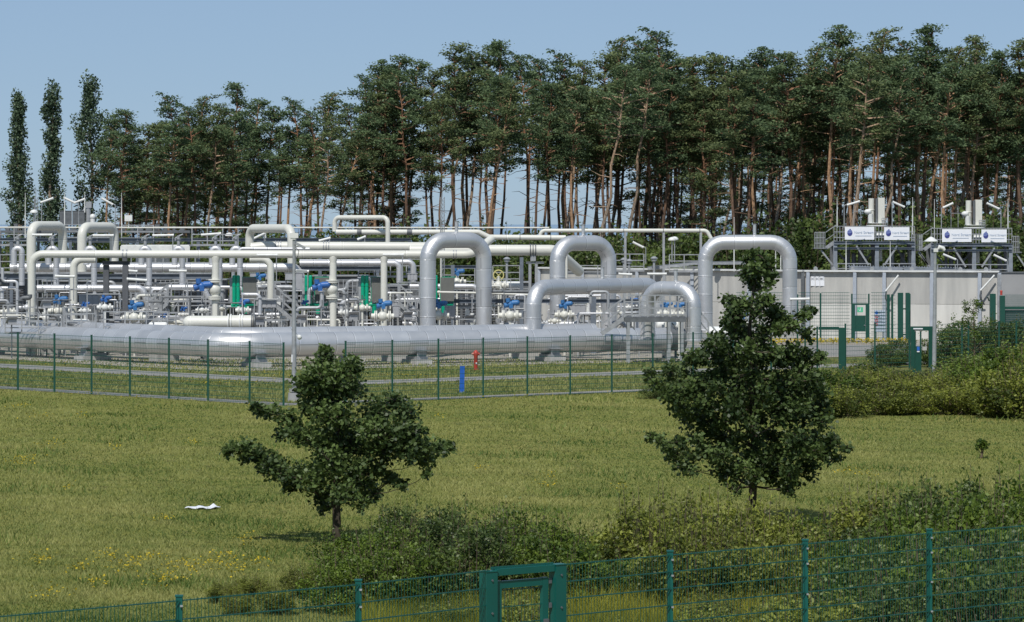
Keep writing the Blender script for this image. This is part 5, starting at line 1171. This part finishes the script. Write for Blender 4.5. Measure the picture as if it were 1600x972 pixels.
# hydrant and blue post
B = G(743.5, 578); root = thing('hydrant', 'red pillar hydrant with pale outlet beside the inner path', 'hydrant', tuple(B)); mb = MB()
mb.sweep([B, B + Vector((0, 0, .05)), B + Vector((0, 0, .06)), B + Vector((0, 0, .66)), B + Vector((0, 0, .72)), B + Vector((0, 0, .86)), B + Vector((0, 0, .95))], .1, 14, r_list=[.15, .15, .09, .10, .13, .12, .04]); mb.build('barrel', M_red, root, smooth=2)
for k in (-1, 1): mb = MB(); q = B + Vector((0, -.02, .78)); mb.cyl(q + Vector((.1 * k, 0, 0)), q + Vector((.19 * k, 0, -.03)), .055, 10); mb.build('outlet', mat('faded_red_cap', (.55, .22, .16), .5) if k < 0 else M_red, root, smooth=2)
mb = MB(); mb.box(B + Vector((.03, -.1, .32)), (.07, .03, .07)); mb.build('valve_cap', M_sign, root)
B = G(722, 613.5); mb = MB(); rot = Matrix.Rotation(.02, 3, 'Y'); mb.box(B + Vector((0, 0, .54)), (.20, .09, 1.08), rot); mb.box(B + Vector((.01, 0, 1.09)), (.22, .11, .02), rot); o = mb.build('marker_post', M_bluepost); tag(o, 'flat bright blue marker post standing inside the fence', 'marker post')

# ---------------------------------------------------------------- concrete wall
WA, WB, WC = gz(842, 229), gz(1258, 214), gz(1562, 211); zt = 4.08; zm = 2.16
def wall_at(px):
    for a, b_ in ((WA, WB), (WB, WC)):
        xa, xb = a.x / a.y * F + 800, b_.x / b_.y * F + 800
        if px <= xb or b_ is WC:
            lo, hi = 0.0, 1.2
            for _ in range(30):
                m_ = (lo + hi) / 2; q = a.lerp(b_, m_)
                if q.x / q.y * F + 800 < px: lo = m_
                else: hi = m_
            return a.lerp(b_, lo), (b_ - a).normalized()
root = thing('concrete_wall', 'long pale concrete panel wall with steel posts at right', 'wall', tuple(WB))
cps = [842, 910, 995, 1081, 1170, 1262, 1335, 1381, 1455, 1530, 1561]
for i in range(len(cps) - 1):
    (a, d), (b_, _) = wall_at(cps[i]), wall_at(cps[i + 1]); d = (b_ - a).normalized(); L_ = (b_ - a).length; rot = Matrix((d, Vector((-d.y, d.x, 0)), Vector((0, 0, 1)))).transposed(); c = (a + b_) / 2
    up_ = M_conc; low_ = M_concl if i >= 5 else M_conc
    mb = MB(); mb.box(c + Vector((0, .12, (zm + .012 + zt) / 2)), (L_ - .02, .2, zt - zm - .012), rot); mb.build('upper_panel', up_, root)
    mb = MB(); mb.box(c + Vector((0, .12, zm / 2)), (L_ - .02, .2, zm - .012), rot); mb.build('lower_panel', low_, root)
for i, px in enumerate(cps + [1254]):
    q, d = wall_at(px); mb = MB(); mb.ibeam(Vector((q.x, q.y - .12, 0)), Vector((q.x, q.y - .12, zt - .01)), .2, .24); mb.build('steel_post', M_post if i < 11 else M_galvd, root)
for a, b_ in ((WA, WB), (WB, WC)):
    d = (b_ - a).normalized(); rot = Matrix((d, Vector((-d.y, d.x, 0)), Vector((0, 0, 1)))).transposed(); L_ = (b_ - a).length - .01
    mb = MB(); mb.box((a + b_) / 2 + Vector((0, .03, zt + .07)), (L_, .55, .10), rot); mb.build('coping', M_coping, root)
for px in (1040, 1274, 1302, 1332, 1362, 1390, 1424, 1500, 1540):
    q, d = wall_at(px); mb = MB(); mb.box(q + Vector((0, -.15, zt + .2)), (.24, .05, .16)); mb.cyl(q + Vector((0, -.15, zt + .26)), q + Vector((0, -.1, zt + .26)), .09, 10); mb.build('lifting_lug', M_galv, root)
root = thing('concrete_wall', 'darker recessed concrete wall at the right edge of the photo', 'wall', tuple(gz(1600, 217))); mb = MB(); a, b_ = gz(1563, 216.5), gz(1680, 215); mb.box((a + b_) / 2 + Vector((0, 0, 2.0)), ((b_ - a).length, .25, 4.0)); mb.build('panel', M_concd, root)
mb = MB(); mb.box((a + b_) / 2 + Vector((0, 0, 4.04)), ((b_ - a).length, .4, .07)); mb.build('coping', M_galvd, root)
mb = MB(); mb.ibeam(gz(1561, 210.5), gz(1561, 210.5) + Vector((0, 0, 4.0)), .2, .24); mb.build('steel_post', M_galv, root)
# wall struts (tube lamps held off the wall)
for x0, y0, x1, y1 in ((1384, 455, 1404, 430), (1532, 454, 1554, 430)):
    q, d = wall_at((x0 + x1) / 2); Z = q.y - .5; tl = thing('tube_light', 'slanting tube lamp fixed to the concrete wall', 'lamp', tuple(P(x0, y0, Z)), 'tube lights in the plant', x0, 'by')
    mb = MB(); mb.cyl(P(x0, y0, Z), P(x1, y1, Z), .055, 10); mb.build('lamp_tube', M_white, tl, smooth=2)
    mb = MB(); mb.tube([P(x0 + 1, y0, Z), P(x0 - 1, y0 + 10, Z), P(x0 + 6, y0 + 22, Z + .3)], .05, .3, 8, 5); mb.build('bracket', M_galvd, tl)
# text helper
DG = None
def text(s, x, y, z, size, m, parent, name='lettering', align='CENTER'):
    cu = bpy.data.curves.new('t', 'FONT'); cu.body = s; cu.size = size; cu.align_x = align; cu.align_y = 'CENTER'; cu.extrude = .004
    to = bpy.data.objects.new('t', cu); sc.collection.objects.link(to); bpy.context.view_layer.update()
    me = bpy.data.meshes.new_from_object(to.evaluated_get(bpy.context.evaluated_depsgraph_get())); bpy.data.objects.remove(to); bpy.data.curves.remove(cu)
    me.transform(Matrix.Translation(Vector((x, y, z)) - Vector(parent['_o'])) @ Matrix.Rotation(math.pi / 2, 4, 'X')); me.materials.clear(); me.materials.append(m); me.name = name
    o = bpy.data.objects.new(name, me); sc.collection.objects.link(o); o.parent = parent; o['_o'] = tuple(parent['_o']); return o
# three small plates on the wall
for i, (px, s1_) in enumerate(((1270, '3C'), (1277.5, '5C'), (1284.7, '8C'))):
    q, d = wall_at(px); yy = q.y - .02; root = thing('number_plate', 'white plate reading %s on the wall, %s of three' % (s1_, ('left', 'middle', 'right')[i]), 'sign', (q.x, yy, P(0, 447, yy).z), 'white plates on the wall')
    mb = MB(); mb.box(P(px, 439.5, yy), (.26, .02, .58)); pl_ = mb.build('plate', M_sign, root); text(s1_, P(px, 0, yy).x, yy - .016, P(0, 436, yy).z, .2, M_textd, pl_)

# ---------------------------------------------------------------- sign platforms
def platform(dx, dy, first):
    Z = 224; nm = 'left' if first else 'right'; W = lambda x, y, dz=0: P(x + dx, y + dy, Z + dz)
    root = thing('process_platform', 'steel process platform with two white banners, %s of the pair' % nm, 'platform', tuple(gz(1366 + dx, Z)), 'banner platforms')
    def add(n, f, m=M_galvd, par=None, sm=None): mb = MB(); f(mb); return mb.build(n, m, par or root, smooth=sm)
    for x in (1305, 1370, 1427):
        for dz in (0, 2.6): add('column', lambda mb: mb.ibeam(Vector((W(x, 0, dz).x, Z + dz, 0)), W(x, 379, 0) + Vector((0, dz, 0)), .24, .24), M_col if dz == 0 else M_galvd)
    za = W(0, 379).z
    add('deck', lambda mb: mb.box(((W(1303, 0).x + W(1429, 0).x) / 2, Z + 1.3, za), (W(1429, 0).x - W(1303, 0).x, 2.8, .08)), M_galvd)
    for y in (379.5, 388): add('beam', lambda mb: mb.ibeam(W(1303, y, -.12), W(1429, y, -.12), .16, .2 if y < 380 else .13), M_beam)
    for (xa, ya, xb, yb, dz) in ((1338, 384, 1357, 414, -.1), (1402, 384, 1382, 414, -.1), (1403, 390, 1417, 416, 1.0), (1310, 395, 1322, 408, .6), (1366, 390, 1345, 414, 1.2)):
        add('brace', lambda mb: mb.bar(W(xa, ya, dz), W(xb, yb, dz), .11), M_galv if dz < 0 else M_galvd)
    def rl(mb, xa, xb, y, dz, h=1.1, st=4.6):
        a, b_ = W(xa, y, dz), W(xb, y, dz); n = max(1, int((xb - xa) / st))
        for i in range(n + 1): q = a.lerp(b_, i / n); mb.bar(q, q - Vector((0, 0, h)), .035)
        for t in (0, .33, .66): mb.bar(a - Vector((0, 0, h * t)), b_ - Vector((0, 0, h * t)), .04)
    add('railing', lambda mb: rl(mb, 1303, 1429, 353.5, -.02), M_galv); add('railing', lambda mb: rl(mb, 1303, 1429, 353.5, 2.6), M_galv)
    add('landing', lambda mb: mb.box(W(1281, 388, .6), (.85, 1.2, .08)), M_galvd)
    add('landing_railing', lambda mb: rl(mb, 1273, 1289, 363, 0, 1.05, 2.2), M_galv)
    add('landing_brace', lambda mb: mb.bar(W(1283, 391, .2), W(1301, 414, .2), .1), M_galv)
    add('stair', lambda mb: (mb.bar(W(1290, 388, .1), W(1306, 377, .1), .04, .22), mb.bar(W(1290, 363, .1), W(1306, 352, .1), .045), mb.bar(W(1290, 375, .1), W(1306, 364, .1), .035)), M_galv)
    add('landing', lambda mb: mb.box(W(1435, 391, .6), (.6, 1.2, .08)), M_galvd)
    add('landing_railing', lambda mb: rl(mb, 1429, 1440, 366, 0, 1.05, 2.4), M_galv)
    add('landing_brace', lambda mb: mb.bar(W(1436, 393, .2), W(1450, 414, .2), .1), M_galv)
    # process equipment under the deck
    for x, w_, y0, y1, m in ((1334, 7, 398, 425, M_galvd), (1345, 9, 390, 425, M_cabd), (1376, 5, 392, 408, M_white), (1352, 5, 402, 425, M_galvd), (1394, 6, 394, 425, M_galv), (1410, 7, 398, 425, M_galvd), (1421, 4, 390, 425, M_galv), (1326, 5, 388, 425, M_galvd)):
        add('vessel', lambda mb: (mb.cyl(W(x, y1, 1.3), W(x, y0, 1.3), w_ / 2 * Z / F, 12), mb.ball(W(x, y0, 1.3), w_ / 2 * Z / F, 12, 6)), m, sm=2)
    add('red_valve', lambda mb: wheel(mb, W(1335, 387.5, .3), .11), M_red)
    # stack group on the deck
    st = thing('exhaust_unit', 'white exhaust stack group standing on the %s banner platform' % nm, 'stack', tuple(W(1370, 356, 1.3)), 'white stack groups')
    def adds(n, f, m=M_white, sm=2): mb = MB(); f(mb); return mb.build(n, m, st, smooth=sm)
    adds('base_ring', lambda mb: (mb.cyl(W(1370, 354, 1.3), W(1370, 351.5, 1.3), .68, 20), mb.cyl(W(1370, 349, 1.3), W(1370, 348, 1.3), .62, 20)), M_white)
    adds('round_stack', lambda mb: (mb.cyl(W(1361.5, 349, 1.3), W(1361.5, 310, 1.3), .19, 18), mb.cyl(W(1361.5, 329, 1.3), W(1361.5, 327, 1.3), .21, 18)), M_cream)
    adds('tall_silencer', lambda mb: mb.box(W(1376.5, 328.5, 1.3), (.42, .55, 1.6)), M_cream, None)
    adds('slotted_panel', lambda mb: mb.box(W(1369.5, 328.5, 1.2), (.13, .4, 1.5)), M_galvd, None)
    adds('round_vent', lambda mb: (mb.ball(W(1356, 331, 1.1), .22, 14, 7, (1.1, 1, .8)), mb.cyl(W(1360, 334, 1.1), W(1360, 348, 1.1), .16, 14)), M_white)
    adds('guard', lambda mb: rl(mb, 1378, 1387, 341, .9, .45, 3), M_galv, None)
    o_ = adds('outer_frame', lambda mb: (mb.bar(W(1334, 330, 1.5), W(1352, 330, 1.5), .03), mb.bar(W(1334, 352, 1.5), W(1334, 320, 1.5), .03), mb.bar(W(1345, 352, 1.5), W(1345, 322, 1.5), .03)), M_galv, None)
    mb = MB(); mb.box(W(1375, 367, .4), (.5, .3, .3)); mb.cyl(W(1369, 368, .3), W(1381, 368, .3), .13, 12); mb.build('pump_unit', M_white, root, smooth=2)
    # banners, tied to the railing
    for j, (xa, xb, ya, yb) in enumerate(((1320, 1366, 354.5, 374.5), (1381.5, 1421, 355, 375))):
        if not first: ya += .4; yb += .4
        c = W((xa + xb) / 2, (ya + yb) / 2, -.12); w_ = (xb - xa) * Z / F; h_ = (yb - ya) * Z / F
        bn = thing('banner', 'white banner with blue globe emblem, %s on the %s banner platform' % (('left', 'right')[j], nm), 'banner', (c.x, c.y, c.z - h_ / 2), 'white banners')
        mb = MB(); mb.box(c, (w_, .03, h_)); mb.build('sheet', M_sign, bn)
        ex = c.x - w_ * .33; ez = c.z + h_ * .04; er = h_ * .25; yy = c.y - .03
        mb = MB(); b0 = len(mb.v); n = 24
        mb.v.append(Vector((ex, yy, ez)))
        for k in range(n): an = 6.2832 * k / n; mb.v.append(Vector((ex + math.cos(an) * er * .82, yy, ez + math.sin(an) * er)))
        for k in range(n): mb.face([0, 1 + k, 1 + (k + 1) % n])
        em = mb.build('globe_emblem', M_logo2, bn)
        mb = MB(); mb.v.append(Vector((ex, yy - .006, ez - er * .25)))
        for k in range(13): an = math.pi * (1.0 + k / 12 * 1.0) + .25; mb.v.append(Vector((ex + math.cos(an) * er * .80, yy - .006, ez + math.sin(an) * er * .97)))
        for k in range(12): mb.face([0, 1 + k, 2 + k])
        mb.sweep([Vector((ex - er * .1, yy - .004, ez + er * 1.0)), Vector((ex + er * .28, yy - .004, ez + er * 1.12))], er * .12, 6)
        for t in (-.1, .25, .55): mb.bar(Vector((ex - er * .78 * math.sqrt(1 - t * t), yy - .004, ez + t * er - .02)), Vector((ex + er * .78 * math.sqrt(1 - t * t), yy - .004, ez + t * er + .03)), .004, .022)
        mb.build('emblem_bands', M_logo1, em)
        text('Nord Stream', c.x + w_ * .15, yy, c.z + h_ * .06, h_ * (.285 if j == 0 else .245), M_text, bn)
        mb = MB(); mb.box((c.x + w_ * .13, yy, c.z - h_ * .2), (w_ * .55, .006, h_ * .035)); mb.build('underline_text', M_text, bn)
platform(0, 0, True); platform(152, 3.2, False)
# grating roof strips and railings behind the wall top
root = thing('grating_walkway', 'long grating walkway on top behind the concrete wall', 'walkway', tuple(P(1330, 425, 218)))
for xa, xb, ya, yb in ((1325, 1408, 416.5, 418.5), (1410, 1475, 417.5, 419.5), (1475, 1530, 418.5, 424)):
    mb = MB(); a, b_ = P(xa, ya, 218), P(xb, yb, 218); mb.bar(a, b_, 1.6, .05); mb.bar(a + Vector((0, -.8, -.12)), b_ + Vector((0, -.8, -.12)), .06, .16); n = int(xb - xa) // 4
    for i in range(n): q = a.lerp(b_, i / n); mb.box(q + Vector((0, -.75, .06)), (.07, .06, .07))
    mb.build('deck_section', M_col, root)
for (a, b_, y, Z) in ((1308, 1360, 412, 219), (1465, 1575, 413.5, 217), (1380, 1430, 412, 220)): rail(a, b_, y, Z, h=.85)
root = thing('sloping_roof', 'dark low pitched roof sheet behind the wall near the right arch', 'roof', tuple(P(1012, 420, 222))); mb = MB(); mb.bar(P(1012, 418, 223), P(1085, 410, 223), 3, .08); mb.bar(P(1085, 410, 223), P(1180, 409, 223), 3, .08); mb.build('roof_sheet', M_galvd, root)
mb = MB(); mb.bar(P(1012, 420, 221.4), P(1085, 412, 221.4), .06, .16); mb.bar(P(1085, 412, 221.4), P(1180, 411, 221.4), .06, .16); mb.build('edge_beam', M_galv, root)
mb = MB(); [mb.bar(gz(x, 223), P(x, 415, 223), .12) for x in (1020, 1085, 1170)]; mb.build('posts', M_galvd, root)
for x, y in ((792, 409), (975, 410), (983, 412), (1022, 408)):
    mb = MB(); c = P(x, y, 221); mb.cyl(c, c + Vector((0, 0, .16)), .17, 14); mb.sweep([c + Vector((0, 0, .16)), c + Vector((0, 0, .18)), c + Vector((0, 0, .3))], .2, 14, r_list=[.25, .25, .08]); mb.cyl(c, gz(x, 221), .08, 8)
    o = mb.build('roof_vent', M_galv, smooth=2); tag(o, 'grey round roof vent cap', 'vent', 'roof vents', x, 'near')
#PLANT-END

# ---------------------------------------------------------------- labels that single things out
SEC = [(0, 112, 'the leftmost cream loop'), (112, 205, 'the second cream loop'), (205, 300, 'the left stairs'), (300, 380, 'the first green cylinders'),
       (380, 470, 'the tall lamp post'), (470, 545, 'the second green cylinders'), (545, 640, 'the third green cylinders'), (640, 780, 'the leftmost silver loop'),
       (780, 970, 'the middle silver loop'), (970, 1085, 'the access platform'), (1085, 1262, 'the right silver loop'), (1262, 1450, 'the left sign platform'), (1450, 9999, 'the right sign platform')]
ORD = ['first', 'second', 'third', 'fourth', 'fifth', 'sixth', 'seventh', 'eighth', 'ninth', 'tenth', 'eleventh', 'twelfth', 'thirteenth', 'fourteenth', 'fifteenth', 'sixteenth']
FG = [(0, 480, 'left of the oaks'), (480, 740, 'below the left oak'), (740, 900, 'behind the near gate'), (900, 1060, 'between the oaks'), (1060, 1270, 'below the right oak'), (1270, 1440, 'right of the right oak'), (1440, 9999, 'in the bottom right corner')]
HD = [(0, 1250, 'left of the right oak'), (1250, 1330, 'beside the right oak'), (1330, 1430, 'before the exit gate'), (1430, 1480, 'at the right lamp post'), (1480, 1560, 'around the birch sapling'), (1560, 9999, 'at the right edge')]
ROWN = {'fg0': 'back row', 'fg1': 'second row', 'fg2': 'middle row', 'fg3': 'front row', 'fg4': 'frontmost row', 'fg9': 'stray', 'h0': 'hedge back', 'h1': 'hedge middle', 'h2': 'hedge front', 'h3': 'hedge foot', 'h8': 'inner fence'}
from collections import defaultdict
D = defaultdict(list)
for o, ph, px, prep in REG:
    if prep.startswith('fg'): T_, pre = FG, ROWN[prep] + ' '
    elif prep in ROWN: T_, pre = HD, ROWN[prep] + ' '
    else: T_, pre = SEC, prep + ' '
    where = next((n for a, b_, n in T_ if a <= max(0, px) < b_), T_[-1][2])
    D[(ph, pre, where)].append((px, o))
for (ph, pre, where), L_ in D.items():
    L_.sort(key=lambda t: t[0])
    isrow = pre.strip() in ROWN.values()
    loc_ = ('%s, %s' % (where, pre.strip())) if isrow else pre + where
    for i, (px, o) in enumerate(L_):
        if len(L_) == 1: o['label'] = '%s %s' % (ph, loc_)
        elif len(L_) == 2: o['label'] = '%s %s, %s one' % (ph, loc_, ('left', 'right')[i])
        elif i == 0: o['label'] = '%s %s, leftmost' % (ph, loc_)
        elif i == len(L_) - 1: o['label'] = '%s %s, rightmost' % (ph, loc_)
        else: o['label'] = '%s %s, %s from left' % (ph, loc_, ORD[min(i, 15)])
for o in bpy.data.objects:
    if '_o' in o: del o['_o']
